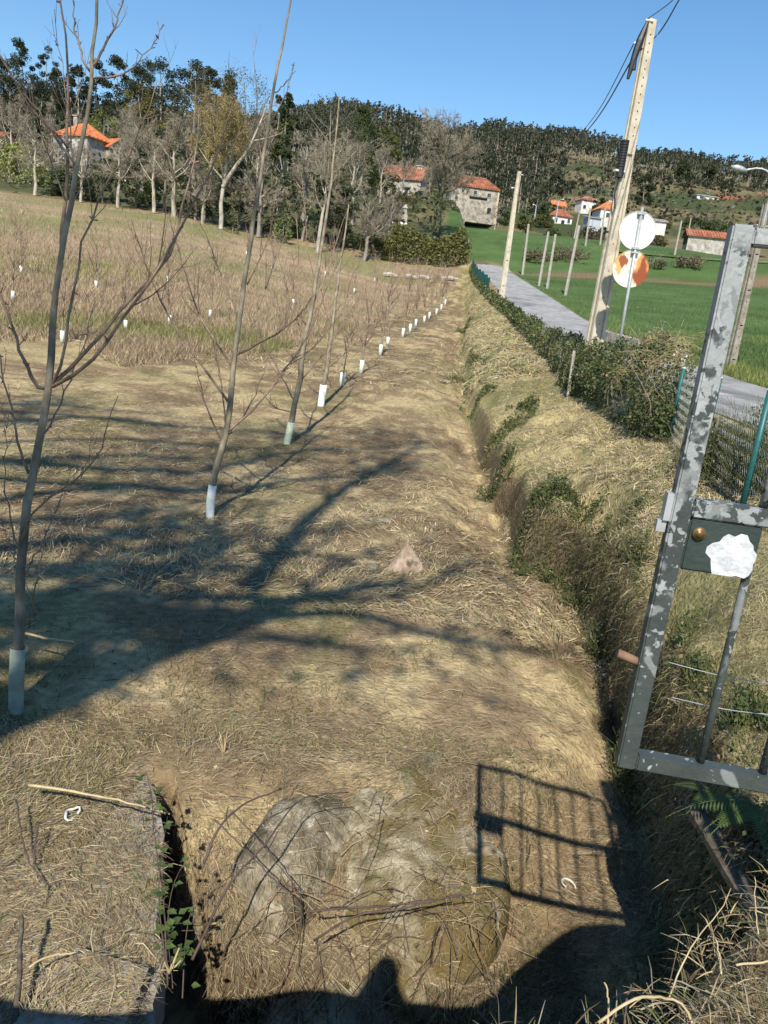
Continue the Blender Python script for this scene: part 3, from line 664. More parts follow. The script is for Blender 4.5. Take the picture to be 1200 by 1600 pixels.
# ------------------------------------------------------------------ round signs
sp0 = at(970, 530, 18.6); sp0[2] = gz(sp0[0], sp0[1]) - .1; spt = atY(1004, 324, sp0[1])
signs = thing('road_sign', 'two round signs on one post seen from behind, lower one rusty', 'road sign', sp0)
g = G(); g.tube([sp0, spt], .037, 12)
g.build('sign_post', M_zinc, signs, True)
ptop = np.array([spt[0], sp0[1], spt[2]])
def disc(name, c, r, m):
    g = G(); n = 40; th = np.arange(n) * 2 * math.pi / n
    ring = lambda rr, y: np.stack([c[0] + rr * np.cos(th), np.full(n, c[1] + y), c[2] + rr * np.sin(th)], 1)
    rs = [ring(r, .0), ring(r, -.016), ring(r - .008, -.016), ring(r - .010, -.003), ring(r * .5, -.003)]
    V = np.vstack(rs + [[[c[0], c[1] - .003, c[2]]], [[c[0], c[1], c[2]]]])
    k = np.arange(n); k2 = (k + 1) % n; F = []
    for i in range(4): F.append(np.stack([i * n + k, i * n + k2, (i + 1) * n + k2, (i + 1) * n + k], 1))
    tri = np.stack([4 * n + k, 4 * n + k2, np.full(n, 5 * n)], 1); tri2 = np.stack([k2, k, np.full(n, 5 * n + 1)], 1)
    g.add(V, [np.vstack(F), np.vstack([tri, tri2])]); return g.build(name, m, signs)
zs1 = atY(997, 360, sp0[1]); zs2 = atY(986, 420, sp0[1])
o = disc('sign_plate', np.array([zs1[0], sp0[1] + .05, zs1[2]]), .445, M_white)
def rusty(N, L, out, src):
    sx = N.new('ShaderNodeSeparateXYZ'); L.new(src, sx.inputs[0])
    def grp(ax, az, gx, gz_, col, sc, st):
        nz = N.new('ShaderNodeTexNoise'); nz.inputs['Scale'].default_value = sc; nz.inputs['Detail'].default_value = 7
        mp_ = N.new('ShaderNodeMapping'); mp_.inputs['Scale'].default_value = (1, 1, st); L.new(src, mp_.inputs[0]); L.new(mp_.outputs[0], nz.inputs['Vector'])
        prev = nz.outputs['Fac']
        for o_, cen, wid in ((sx.outputs[0], ax, gx), (sx.outputs[2], az, gz_)):
            a = N.new('ShaderNodeMath'); a.operation = 'SUBTRACT'; L.new(o_, a.inputs[0]); a.inputs[1].default_value = cen
            b = N.new('ShaderNodeMath'); b.operation = 'ABSOLUTE'; L.new(a.outputs[0], b.inputs[0])
            c = N.new('ShaderNodeMath'); c.operation = 'MULTIPLY_ADD'; L.new(b.outputs[0], c.inputs[0]); c.inputs[1].default_value = -wid; L.new(prev, c.inputs[2]); prev = c.outputs[0]
        mr = N.new('ShaderNodeMapRange'); mr.inputs[1].default_value = .02; mr.inputs[2].default_value = .14; L.new(prev, mr.inputs[0])
        mx = N.new('ShaderNodeMix'); mx.data_type = 'RGBA'; L.new(mr.outputs[0], mx.inputs[0]); L.new(grp.out, mx.inputs[6]); mx.inputs[7].default_value = (*col, 1); grp.out = mx.outputs[2]
    grp.out = out; bx, bz = zs2[0] - sp0[0], zs2[2] - sp0[2]
    grp(bx + .26, bz - .06, 1.6, .75, (.55, .26, .07), 5, .35); grp(bx + .29, bz - .12, 1.9, .9, (.24, .06, .02), 6, .35)
    grp(bx - .26, bz + .14, 2.6, 1.3, (.58, .34, .12), 5, .6); grp(bx - .22, bz + .17, 3.4, 1.9, (.26, .08, .03), 7, .6)
    return grp.out
M_rust2 = mat('rusted_sign_back', [(.56, .54, .46), (.66, .65, .57)], 3, .5, spec=.35, extra=rusty)
o = disc('sign_plate', np.array([zs2[0] + .0, sp0[1] + .05, zs2[2]]), .442, M_rust2); o['label'] = 'rust streaked lower plate'
for z in (zs1[2] + .38, zs1[2] - .41, zs2[2] + .38):
    f = (z - sp0[2]) / (ptop[2] - sp0[2]); c = sp0 + (ptop - sp0) * f
    g = G(); g.box(c + np.array([0, 0, 0]), (.18, .10, .045)); g.build('clamp', M_zinc, signs)

# ------------------------------------------------------------------ wire fence by the lane
fence = thing('wire_fence', 'teal post and chain link fence between bank and lane', 'fence', (4.0, 8, gz(4.0, 8)))
def fpt(y): return np.array([np.interp(y, YG, fx), y])
fb = []
for (px, py, z) in ((1192, 655, 8.0), (1107, 665, 10.0), (1056, 632, 13.0)):
    p = at(px, py, z); fb.append((p[0], p[1]))
ys_f = [fb[0][1], fb[1][1], fb[2][1]]
posts = [(3.72, 5.6)] + fb + [tuple(fpt(y)) for y in (15.8, 18.6)]
tops = {1: atY(1196, 610, fb[0][1])[2], 2: atY(1118, 590, fb[1][1])[2], 3: atY(1062, 575, fb[2][1])[2]}
for i, (x, y) in enumerate(posts):
    zb = gz(x, y) - .1; zt = tops.get(i, gz(x, y) + 1.3)
    g = G(); g.tube([(x, y, zb), (x + .01, y, zt)], .036, 10); o = g.build('fence_post', M_teal, fence, True)
    g = G(); g.tube([(x + .01, y, zt), (x + .01, y, zt + .02)], [.040, .030], 10); o = g.build('post_cap', M_white, fence, True)
P0 = []; 
for (xa, ya), (xb, yb_) in zip(posts[:-1], posts[1:]):
    L_ = math.hypot(xb - xa, yb_ - ya); n = max(2, int(L_ / .075))
    for k in range(n): P0.append((xa + (xb - xa) * k / n + .03, ya + (yb_ - ya) * k / n))
P0 = np.array(P0); NZg = 17
zb = H(P0[:, 0], P0[:, 1]) + .05
tp = np.interp(P0[:, 1], [p[1] for p in posts], [tops.get(i, gz(*posts[i]) + 1.3) for i in range(len(posts))]) - .10
W_ = []
for k in range(len(P0) - 1):
    z = np.linspace(zb[k], tp[k], NZg); a = P0[k]; b = P0[k + 1]
    odd = (np.arange(NZg) % 2)[:, None]
    xy = a * (1 - odd * 1.02) + b * odd * 1.02
    W_.append(np.c_[xy, z])
V, F = tubes(np.array(W_), np.full((len(W_), NZg), .0024), 3)
o = mk('chain_link', V, F, M_wire, fence); o['kind'] = 'stuff'
for dz in (.0, -.45):
    g = G(); g.tube(np.c_[P0, tp + dz + .01], .0028, 4); g.build('tension_wire', M_wire, fence)
# slack wires crossing the near bank behind the gate rods
for (a, b) in (((1045, 1035, 3.6), (1230, 1072, 3.2)), ((1050, 1090, 3.4), (1235, 1120, 3.0))):
    g = G(); p, q = at(*a), at(*b); g.tube(resample([p, (p + q) / 2 - np.array([0, 0, .015]), q], 8), .0022, 4); o = g.build('slack_wire', M_wire, fence)
# green wind netting far along the fence
ny = np.linspace(70, 104, 40); nxv = np.interp(ny, YG, fx) + .12
nb = H(nxv, ny) - .1; V = np.vstack([np.c_[nxv, ny, nb], np.c_[nxv + .05 * np.sin(ny * 2), ny, nb + 1.75 + .1 * np.sin(ny * 1.3)]])
V = np.vstack([V, V + np.array([.02, 0, 0])]); k = np.arange(39); F = [np.stack([k, k + 1, k + 41, k + 40], 1), np.stack([k + 80, k + 120, k + 121, k + 81], 1), np.stack([k + 40, k + 41, k + 121, k + 120], 1)]
net = mk('wind_netting', V, np.vstack(F), M_net); tag(net, 'green wind netting along the lane fence before the hedge', 'netting')
# stone gatepost, white boards, verge wall, thin posts
def vpost(name, label, cat, px, py, z, pxt, pyt, r, m=M_post, group=None, sides=6, taper=.8):
    b = at(px, py, z); b[2] = min(b[2], gz(b[0], b[1])); t = atY(pxt, pyt, b[1])
    lean = min(.25, max(-.25, t[0] - b[0]))
    g = G(); g.tube([b - np.array([0, 0, .2]), np.array([b[0] + lean * .5, b[1], (b[2] + t[2]) / 2]), np.array([b[0] + lean, b[1], t[2]])], [r, r * .92, r * taper], sides)
    o = g.build(name, m); return tag(o, label, cat, group)
vpost('gatepost', 'squat pale stone gatepost where the fence meets the hedge', 'gatepost', 730, 434, 104, 733, 413, .55, M_post, None, 8, .95)
vpost('stone_post', 'thin pale stone post standing in the ivy hedge', 'post', 890, 606, 20.0, 897, 548, .05)
GV = 'stone vineyard posts standing in the green meadow'
for lab, a in (('short vineyard post nearest the lane bend in the meadow', (817, 424, 95, 826, 350, .17)),
               ('left post of the close pair of vineyard posts', (841, 450, 78, 857, 362, .15)),
               ('right post of the close pair of vineyard posts', (854, 454, 76, 868, 366, .15)),
               ('tallest vineyard post left of the tall utility pole', (882, 466, 70, 905, 352, .16)),
               ('far vineyard post on the upper terrace below the red roof', (914, 390, 122, 922, 325, .17)),
               ('far vineyard post beside the dark bush by the red roofed house', (938, 380, 126, 946, 322, .16)),
               ('slim post against the houses below the far lamp', (900, 355, 140, 906, 328, .16)),
               ('pale post standing beside the round olive hedge', (720, 371, 120, 727, 332, .22)),
               ('leaning vineyard post before the small red roofed shed', (1057, 383, 118, 1065, 345, .17)),
               ('dark thin pole rising just behind the red roofed shed', (1076, 360, 150, 1080, 340, .14))):
    vpost('vineyard_post', lab, 'post', *a[:5], a[5], M_post, GV)
wp = hit(1064, 536); wp = at(1066, 534, 27.0); wp[2] = gz(wp[0], wp[1])
pan = thing('white_board', 'pair of white boards leaning together on the meadow verge', 'board', wp)
for s in (-1, 1):
    g = G(); M_ = np.array(Matrix.Rotation(.45, 3, 'Y') @ Matrix.Rotation(-.35, 3, 'X')); g.box(wp + np.array([s * .12 + .02, 0, .25 - s * .06]), (.225, .02, .52), M=M_); g.build('panel', M_panel, pan)
# low stone wall by the lane
vx = [at(px, py, z) for px, py, z in ((952, 508, 33), (972, 509, 32), (990, 513, 31), (1006, 520, 30))]
wl = thing('low_wall', 'low mossy stone kerb wall across the lane behind the signs', 'wall', (vx[0][0], vx[0][1], gz(vx[0][0], vx[0][1])))
r = np.random.default_rng(8)
for a, b in zip(vx[:-1], vx[1:]):
    for k in range(3):
        p = a + (b - a) * (k + .5) / 3; zb = gz(p[0], p[1]); ln = np.linalg.norm((b - a)[:2]) / 3
        g = G(); g.box((p[0], p[1], zb + .2), (ln * .96, .35, .6 + .08 * r.random()), math.atan2((b - a)[1], (b - a)[0]) + .05 * r.normal()); g.build('stone', M_stone, wl)
# far-end logs and stones at the edge of the field
GL = 'cut logs and stones at the far end of the field'
for lab, (x0, y0, x1, y1) in (('pale log left of centre at the far field edge', (598, 428, 622, 433)), ('pale log below the middle of the round hedge', (630, 431, 652, 436)),
                ('longest pale log below the round hedge', (652, 432, 672, 438)), ('pale log at the right end near the gatepost', (690, 434, 716, 438))):
    a = hit(x0, y0 + 3); b = hit(x1, y1 + 3); b[1] = a[1] + (b[1] - a[1]) * .2; b[2] = gz(b[0], b[1]); g = G(); g.tube(resample([a + [0, 0, .15], (a + b) / 2 + [0, 0, .3], b + [0, 0, .15]], 5), [.24, .28, .26, .24, .2], 7)
    o = g.build('log', M_bark_pale); tag(o, lab, 'log', GL)
# scrap of white paper and pale stump on the near ground
p = hit(112, 1277) + np.array([0, 0, .03]); g = G(); th = np.linspace(0, 5.6, 16); rr2 = .045 + .01 * np.sin(th * 3)
g.tube(np.stack([p[0] + rr2 * np.cos(th) * .8, p[1] + rr2 * np.sin(th) * 1.2, p[2] + .012 * np.sin(th * 2)], 1), .007, 5)
tag(g.build('plastic_scrap', M_white), 'curled scrap of white plastic on the straw by the slab', 'litter')
p = hit(887, 1392) + np.array([0, 0, .03]); g = G(); th = np.linspace(0, 4, 12)
g.tube(np.stack([p[0] + .05 * np.cos(th), p[1] + .05 * np.sin(th) * 1.2, p[2] + .01 * th], 1), .006, 5)
tag(g.build('plastic_scrap', M_white), 'small hook of white plastic inside the gate shadow', 'litter')
# ------------------------------------------------------------------ trees
def grow(r, trunk, tr, levels):
    """trunk (N,3) with radii; levels = list of dict(n, t0, ang, ratio, up, rr, N, wig, sides). Returns list of (P,R,sides)"""
    P = np.asarray(trunk, float)[None]; Rr = np.asarray(tr, float)[None]
    out = [(P, Rr, 8)]
    for lv in levels:
        M_, N, _ = P.shape
        pid = np.repeat(np.arange(M_), lv['n']); m = len(pid)
        t = lv['t0'] + (lv.get('t1', .98) - lv['t0']) * r.random(m)
        f = t * (N - 1); i = np.minimum(f.astype(int), N - 2); u = (f - i)[:, None]
        p = P[pid, i] * (1 - u) + P[pid, i + 1] * u
        T = P[pid, i + 1] - P[pid, i]; T /= np.linalg.norm(T, axis=1, keepdims=True) + 1e-9
        rad = Rr[pid, i] * (1 - u[:, 0]) + Rr[pid, i + 1] * u[:, 0]
        L = np.linalg.norm(P[:, -1] - P[:, 0], axis=1)[pid] * lv['ratio'] * (1.05 - lv.get('fall', .5) * t) * r.uniform(.6, 1.2, m)
        w_ = r.normal(size=(m, 3)); w_ -= (w_ * T).sum(1, keepdims=True) * T; w_ /= np.linalg.norm(w_, axis=1, keepdims=True)
        a = R(lv['ang']) * r.uniform(.7, 1.25, m)[:, None]
        d = np.cos(a) * T + np.sin(a) * w_
        n2 = lv['N']; Q = np.zeros((m, n2, 3)); Q[:, 0] = p
        for k in range(1, n2):
            d = d + np.array([0, 0, lv['up']]) + r.normal(size=(m, 3)) * lv['wig']; d /= np.linalg.norm(d, axis=1, keepdims=True)
            Q[:, k] = Q[:, k - 1] + d * (L / (n2 - 1))[:, None]
        r0 = np.maximum(np.minimum(rad * lv['rr'], rad), lv.get('rmin', .004))
        RR = r0[:, None] * np.linspace(1, .3, n2)[None]
        out.append((Q, RR, lv.get('sides', 4))); P, Rr = Q, RR
    return out
def tree_mesh(o, k0, k1):
    g = G()
    for (P, Rr, s) in o[k0:k1]:
        V, F = tubes(P, Rr, s); g.add(V, F)
    return g
def straight(r, h, lean=(0, 0), n=9, wob=.02):
    z = np.linspace(0, h, n); w_ = np.cumsum(r.normal(size=(n, 2)) * wob * h / n * 3, 0); w_ -= w_[0]
    return np.c_[lean[0] * z / h + w_[:, 0], lean[1] * z / h + w_[:, 1], z]
# --- bare broadleaf prototypes (built around the origin, parked out of the way by being placed as the first of their kind)
def bare_tree(seed, h, spread, tw=M_twig, bark=M_bark_pale, r0=.28, dense=1.0, t0=.3, up=.10, fork=False, lean=0.0, upright=False):
    r = np.random.default_rng(seed)
    tr = straight(r, h * .80, (lean * h, 0), 10, .03)
    ang = 32 if upright else 58
    lv = [dict(n=int(15), t0=t0, ang=ang, ratio=.55 * spread, up=up, rr=.55, N=7, wig=.13, sides=6, fall=.45),
          dict(n=int(8), t0=.15, ang=44, ratio=.55, up=up * .6, rr=.5, N=5, wig=.16, sides=4, rmin=.025),
          dict(n=int(6 * dense), t0=.1, ang=42, ratio=.6, up=up * .5, rr=.6, N=4, wig=.2, sides=3, rmin=.022),
          dict(n=int(5 * dense), t0=.1, ang=42, ratio=.65, up=up * .3, rr=.75, N=3, wig=.22, sides=3, rmin=.016)]
    o = grow(r, tr, np.linspace(r0, r0 * .25, 10), lv)
    return o
def place_bare(o, label, base, group, tw, bark):
    T = thing('bare_tree', label, 'tree', base, group)
    tree_mesh(o, 0, 2).build('trunk', bark, T, True, local=True)
    tree_mesh(o, 2, 5).build('crown', tw, T, local=True)
    return T
GB = 'bare trees along the field edge'
def tbase(px, py, z):
    p = at(px, py, z); h = gz(p[0], p[1]); p[2] = h; return p
TH = lambda px, z: px * z / FPX
protoA = place_bare(bare_tree(31, TH(175, 94), .95, dense=1.3, t0=.42, up=.12), 'tall pale trunked bare tree right of the twisted trunk', tbase(497, 375, 94), GB, M_twig, M_bark_pale)
protoB = place_bare(bare_tree(41, TH(115, 98), 1.0, dense=1.0, t0=.40, up=.08), 'straight white trunked bare tree left of the twin pale trees', tbase(240, 341, 98), GB, M_twig, M_bark_pale)
r_ = np.random.default_rng(55)
# forked plane tree with a thick leaning limb
o = bare_tree(55, TH(215, 93), .88, M_twig_olive, dense=1.7, t0=.40, up=.16, r0=.30)
pt_ = np.array([[0, 0, TH(62, 93)], [1.2, -.2, TH(88, 93)], [2.9, -.3, TH(118, 93)], [4.0, -.4, TH(150, 93)], [4.9, -.5, TH(178, 93)]])
ol = grow(np.random.default_rng(56), resample(pt_, 8), np.linspace(.26, .06, 8), [dict(n=7, t0=.5, ang=45, ratio=.5, up=.1, rr=.5, N=5, wig=.15, sides=5), dict(n=7, t0=.2, ang=40, ratio=.5, up=.1, rr=.5, N=4, wig=.15, rmin=.02, sides=3), dict(n=6, t0=.1, ang=40, ratio=.55, up=.05, rr=.6, N=3, wig=.2, rmin=.015, sides=3)])
PL = thing('plane_tree', 'big forked plane tree with olive budding crown and white trunk', 'tree', tbase(345, 357, 93), GB)
g = tree_mesh(o, 0, 2)
for (P, Rr, s) in ol[:2]: g.add(*tubes(P, Rr, s))
g.build('trunk', M_bark_pale, PL, True, local=True)
g = tree_mesh(o, 2, 5)
for (P, Rr, s) in ol[2:]: g.add(*tubes(P, Rr, s))
crown = g
# haze of unopened buds as small cards along the twigs
def buds(o, n, r, size, col, kx=4):
    P = o[kx][0].reshape(-1, 3); c = P[r.integers(0, len(P), n)] + r.normal(size=(n, 3)) * .25
    V, F = cards(c, r.uniform(.5, 1.2, n) * size, r); return V, F, np.repeat(np.array(col) * r.uniform(.7, 1.3, (n, 1)), 4, 0)
crown.build('crown', M_twig_olive, PL, local=True)
V, F, T_ = buds(o, 15000, r_, .17, (.27, .215, .095)); bb = mk('buds', V, F, M_leaf, PL, T_, local=True); bb['kind'] = 'stuff'
protoD = place_bare(bare_tree(77, TH(105, 100), 1.15, dense=1.2, t0=.35, up=.03), 'low spreading grey bare tree just left of the hedge', tbase(570, 390, 97), GB, M_twig, M_bark_grey)
protoU = place_bare(bare_tree(81, TH(110, 125), .8, dense=1.3, t0=.25, up=.22, upright=True, r0=.2), 'upright brown twiggy tree behind the forked plane tree', tbase(296, 262, 150), GB, M_twig, M_bark_grey)
bt = thing('bare_tree', 'domed bare tree with ivy dark trunk beside the stone barn', 'tree', tbase(679, 374, 112), GB)
o = bare_tree(93, TH(178, 112), 1.25, dense=1.8, t0=.40, up=.08, r0=.5)
tree_mesh(o, 0, 2).build('trunk', M_bark_ivy, bt, True, local=True); tree_mesh(o, 2, 5).build('crown', M_twig, bt, local=True)
P0_ = o[0][0][0]; n = 1400; i = r_.integers(0, 5, n); c = P0_[i] + (P0_[i + 1] - P0_[i]) * r_.random((n, 1)) + r_.normal(size=(n, 3)) * [.38, .38, .3]
V, F = cards(c, .28, r_); mk('ivy', V, F, M_leaf, bt, np.repeat(np.array([.035, .06, .02]) * r_.uniform(.6, 1.5, (n, 1)), 4, 0), local=True)['kind'] = 'stuff'
# copies: (proto, label, px, py, z, scale, rot)
for (pr, lab, px, py, z, s, rz) in (
    (protoB, 'left one of the twin pale trees beside the forked plane tree', 271, 346, 97, 1.18, 1.1),
    (protoD, 'twisted pale trunked tree between plane tree and light green bush', 404, 364, 95, 1.10, 2.2),
    (protoB, 'slim bare tree below the lower orange roofed wing', 184, 334, 99, .92, 2.6),
    (protoB, 'thin bare tree directly under the orange hipped house', 126, 322, 101, .80, 4.0),
    (protoB, 'small bare tree in front of the yellow green shrub', 55, 312, 102, .95, 5.2),
    (protoA, 'tall grey bare tree at the far left edge behind shrubs', 14, 292, 112, .82, .7),
    (protoD, 'low grey bare tree between the two pale trunks near the hedge', 535, 381, 104, .95, 3.3),
    (protoA, 'grey bare tree whose crown fills the gap before the farmhouse', 590, 350, 128, .80, 2.0),
    (protoU, 'upright twiggy tree with yellowish top right of the orange house', 212, 272, 140, .98, 1.6),
    (protoU, 'upright brown tree left of the forked plane crown', 262, 262, 152, 1.0, .5),
    (protoU, 'tall twiggy tree just right of the plane crown top', 412, 280, 135, 1.12, 2.9),
    (protoU, 'pale twiggy tree behind the chimney of the orange house', 78, 262, 160, 1.0, 4.2),
    (protoU, 'brown twiggy tree above the left edge shrubs', 30, 258, 158, 1.05, 5.0),
    (protoU, 'brown upright tree between the house chimney and the pale twiggy tree', 108, 244, 175, .85, 1.3),
    (protoD, 'small bare tree growing behind the stone barn roof', 735, 306, 172, .80, 1.0),
    (protoU, 'grey twiggy tree standing behind the pale farmhouse', 655, 290, 190, .9, 3.1),
    (protoD, 'bare tree low in front of the dark evergreens left of the plane', 318, 348, 99, .72, 1.9),
    (protoD, 'grey bare tree left of the domed tree by the wayside pillar', 608, 372, 110, .85, 2.8),
    (protoD, 'broad olive grey bare tree behind the twin pale trees', 285, 338, 118, 1.35, 1.4),
    (protoD, 'broad grey bare tree behind the straight white trunk', 222, 330, 120, 1.25, 3.7),
    (protoA, 'wide grey bare tree behind the twisted pale trunk', 400, 345, 118, .95, 4.4),
    (protoD, 'wide grey bare tree behind the tall pale trunk', 470, 362, 112, 1.45, .3),
    (protoA, 'tall grey bare tree behind the low spreading tree', 548, 372, 116, .92, 3.0),
    (protoD, 'grey bare thicket tree below the left orange roof edge', 92, 318, 108, 1.0, 2.3),
    (protoA, 'bare tree in the second rank under the golden crown', 196, 318, 128, .85, 5.5),
    (protoB, 'pale bare sapling tree between plane trunk and twin pale trees', 316, 352, 96, .7, 2.2),
    (protoA, 'tall grey bare tree left of the forked plane in the second rank', 325, 335, 128, 1.05, 1.8),
    (protoA, 'bare tree standing right in front of the pale farmhouse wall', 622, 352, 140, .62, .9),
    (protoD, 'spreading bare tree hiding the left end of the stone barn', 700, 346, 148, 1.0, 4.1),
    (protoU, 'twiggy bare tree between farmhouse and barn', 668, 330, 165, .8, 2.2),
    (protoB, 'thin bare tree standing on the meadow corner by the barn end', 776, 336, 150, .55, 2.4)):
    dup(pr, tbase(px, py, z), rz, s, lab, GB)
# yellow buds on the upright tree right of the house
ob = bpy.data.objects
# --- evergreens
def leafy(name, label, base, h, w_, seed, col, n=2600, trunk_h=.25, shape='round', size=.5, group=None, cat='tree', clumps=26, bark=M_bark_grey, flat=.2, transp=None):
    r = np.random.default_rng(seed)
    T = thing(name, label, cat, base, group)
    tr = straight(r, h * .92, (r.normal() * .05 * h, 0), 9, .02)
    o = grow(r, tr, np.linspace(h * .018 + .04, .03, 9), [dict(n=14, t0=trunk_h, ang=60, ratio=.45 * w_ / h * 2, up=.06, rr=.45, N=5, wig=.1, sides=4)])
    tree_mesh(o, 0, 2).build('trunk' if cat == 'tree' else 'stems', bark, T, True, local=True)
    k = clumps; u = r.random(k); a = r.random(k) * 2 * math.pi
    zc = h * (trunk_h + (1 - trunk_h) * u)
    if shape == 'round': rad = w_ / 2 * np.sqrt(np.clip(1 - (2 * u - .9) ** 2, .06, 1))
    elif shape == 'cone': rad = w_ / 2 * (1.04 - u)
    elif shape == 'dome': rad = w_ / 2 * np.sqrt(np.clip(1 - u ** 2.2, .03, 1))
    else: rad = w_ / 2 * (.35 + .65 * np.sin(u * math.pi))
    rho = rad * r.uniform(.45, 1.0, k) ** .7
    C = np.c_[rho * np.cos(a), rho * np.sin(a), zc] + np.c_[np.interp(zc, tr[:, 2], tr[:, 0]), np.interp(zc, tr[:, 2], tr[:, 1]), np.zeros(k)]
    cs = (w_ * .17 if shape != 'cone' else w_ * .13) * r.uniform(.6, 1.3, k)
    ci = r.integers(0, k, n); q = r.normal(size=(n, 3)); q /= np.linalg.norm(q, axis=1, keepdims=True); q *= r.random((n, 1)) ** .4
    P = C[ci] + q * cs[ci][:, None] * [1, 1, .75]
    P[:, 2] = np.maximum(P[:, 2], .05)
    V, F = cards(P, size * r.uniform(.6, 1.3, n), r, flat)
    tc = np.array(col) * (r.uniform(.75, 1.25, k)[ci] * r.uniform(.75, 1.25, n))[:, None]
    o = mk('crown' if cat == 'tree' else 'foliage', V, F, M_leaf_far if base[1] > 120 else M_leaf, T, np.repeat(tc, 4, 0), local=True)
    return T
DG, MG, YG_, OG = (.055, .074, .032), (.08, .105, .04), (.20, .22, .05), (.115, .11, .038)
GE = 'dark evergreens behind the bare trees'
k = 0
for (lab, px, py, z, hp, wp, col, shp) in (
    ('dark round evergreen at the left under the slim bare trees', 115, 322, 104, 44, 70, DG, 'dome'), ('dark evergreen bush between the two slim bare trees', 160, 330, 104, 60, 64, DG, 'dome'),
    ('dark evergreen behind the straight white trunk', 212, 336, 103, 85, 66, DG, 'dome'), ('dense dark evergreen between the twin pale trees', 255, 342, 103, 98, 60, MG, 'dome'),
    ('large dark evergreen left of the forked plane trunk', 305, 350, 100, 125, 74, DG, 'round'), ('dark evergreen right behind the forked plane trunk', 372, 358, 100, 98, 62, DG, 'dome'),
    ('dark evergreen behind the twisted pale trunk', 428, 366, 101, 92, 70, DG, 'dome'), ('dark evergreen left of the tall pale trunk', 472, 372, 101, 105, 62, DG, 'round'),
    ('dark evergreen right of the tall pale trunk', 530, 384, 103, 82, 60, DG, 'dome'), ('dark low evergreen under the spreading grey tree', 582, 392, 104, 62, 60, DG, 'dome'),
    ('tall green conifer right of the olive plane crown', 437, 340, 128, 150, 62, MG, 'cone'), ('dark pointed conifer behind the tall pale tree crown', 560, 330, 150, 130, 84, MG, 'cone'),
    ('yellow green tree left of the farmhouse roof', 588, 330, 160, 92, 52, (.13, .14, .045), 'round'), ('spiky dark cedar showing above the plane crown', 360, 250, 160, 150, 62, DG, 'cone')):
    k += 1
    big_ = z < 120
    leafy('evergreen_tree', lab, tbase(px, py, z), TH(hp, z), TH(wp, z), 100 + k, col, 2300 if big_ else 2600, .04 if shp == 'dome' else .1, shp, .42 if big_ else .55, GE)
leafy('shrub', 'light green leafy shrub in the sun right of the twisted tree', tbase(442, 366, 95), TH(42, 95), TH(34, 95), 131, (.16, .20, .07), 900, .03, 'dome', .3, None, 'shrub')
leafy('shrub', 'yellow green shrub at the left edge below the wood', tbase(30, 292, 110), TH(52, 110), TH(80, 110), 132, (.26, .28, .075), 1500, .03, 'dome', .4, None, 'shrub')
leafy('shrub', 'bright yellow bush behind the small bare tree at left', tbase(68, 280, 112), TH(32, 112), TH(22, 112), 133, (.42, .44, .09), 500, .03, 'dome', .35, None, 'shrub')
leafy('shrub', 'green bush at the far left edge under the red shed', tbase(4, 266, 120), TH(40, 120), TH(50, 120), 134, MG, 900, .03, 'dome', .4, None, 'shrub')
leafy('shrub', 'small brownish green bush right of the plane trunk foot', tbase(364, 358, 92), TH(22, 92), TH(22, 92), 135, (.13, .13, .05), 400, .03, 'dome', .25, None, 'shrub')
leafy('tree', 'yellow leaved tree above the orange wing roof', tbase(160, 240, 165), TH(70, 165), TH(46, 165), 136, (.22, .24, .06), 1300, .2, 'round', .45, None)
leafy('shrub', 'olive shrubs along the foot of the pale farmhouse', tbase(628, 345, 135), TH(22, 135), TH(50, 135), 144, (.12, .12, .05), 1200, .03, 'dome', .35, None, 'shrub')
leafy('shrub', 'pale green shrub below the left end of the stone barn', tbase(700, 352, 140), TH(14, 140), TH(30, 140), 145, (.13, .15, .06), 700, .03, 'dome', .3, None, 'shrub')
leafy('tree', 'loose olive crown rising behind the forked plane tree', tbase(385, 330, 118), TH(190, 118), TH(110, 118), 141, (.20, .165, .075), 3800, .25, 'round', .26, None, 'tree', 60)
leafy('tree', 'loose olive brown crown left of the plane between twiggy trees', tbase(300, 320, 130), TH(165, 130), TH(90, 130), 142, (.19, .16, .085), 3000, .25, 'round', .26, None, 'tree', 60)
leafy('tree', 'loose greenish brown crown above the tall pale trunk', tbase(510, 350, 130), TH(150, 130), TH(110, 130), 143, (.15, .14, .075), 3000, .2, 'round', .26, None, 'tree', 60)
leafy('tree', 'golden budding tree crown left of the plane crown', tbase(222, 262, 148), TH(118, 148), TH(70, 148), 137, (.27, .225, .06), 1500, .3, 'round', .35, None)
# round olive hedge at the far end of the field
hd = thing('hedge', 'big rounded olive hedge at the far end of the field', 'hedge', tbase(660, 425, 103))
r = np.random.default_rng(140); n = 9000
hx = r.random(n); a = r.random(n) * math.pi * 1.0
pth = np.array([tbase(598, 398, 101), tbase(640, 418, 101), tbase(690, 424, 101), tbase(728, 418, 104)])
pth = resample(pth, 40)
i = (hx * 39).astype(int); wv = 1 + .25 * np.sin(hx * 9) + .15 * np.sin(hx * 23)
hh = TH(58, 101) * (.86 + .14 * np.sin(hx * 7 + 1)) * np.clip(np.minimum(hx, 1 - hx) * 9, .55, 1) ; sh_ = r.uniform(.82, 1.02, n)
c = pth[i] + np.c_[r.normal(size=n) * .3, np.cos(a) * 2.2 * wv * sh_ + 1.6, np.sin(a) * hh * sh_ * (1 + .10 * vnoise(hx * 30, a * 3, 3))]
V, F = cards(c, .42 * r.uniform(.6, 1.3, n), r)
col = np.array([.125, .12, .04]) * r.uniform(.6, 1.5, (n, 1)); col[r.random(n) < .22] *= [.6, .8, .6]
mk('foliage', V, F, M_leaf, hd, np.repeat(col, 4, 0))
g = G()
for q in pth[::3]: g.tube([q - [0, 0, .3], q + [0, 1.5, hh.mean() * .8]], .08, 5)
g.build('stems', M_bark_grey, hd)['kind'] = 'stuff'
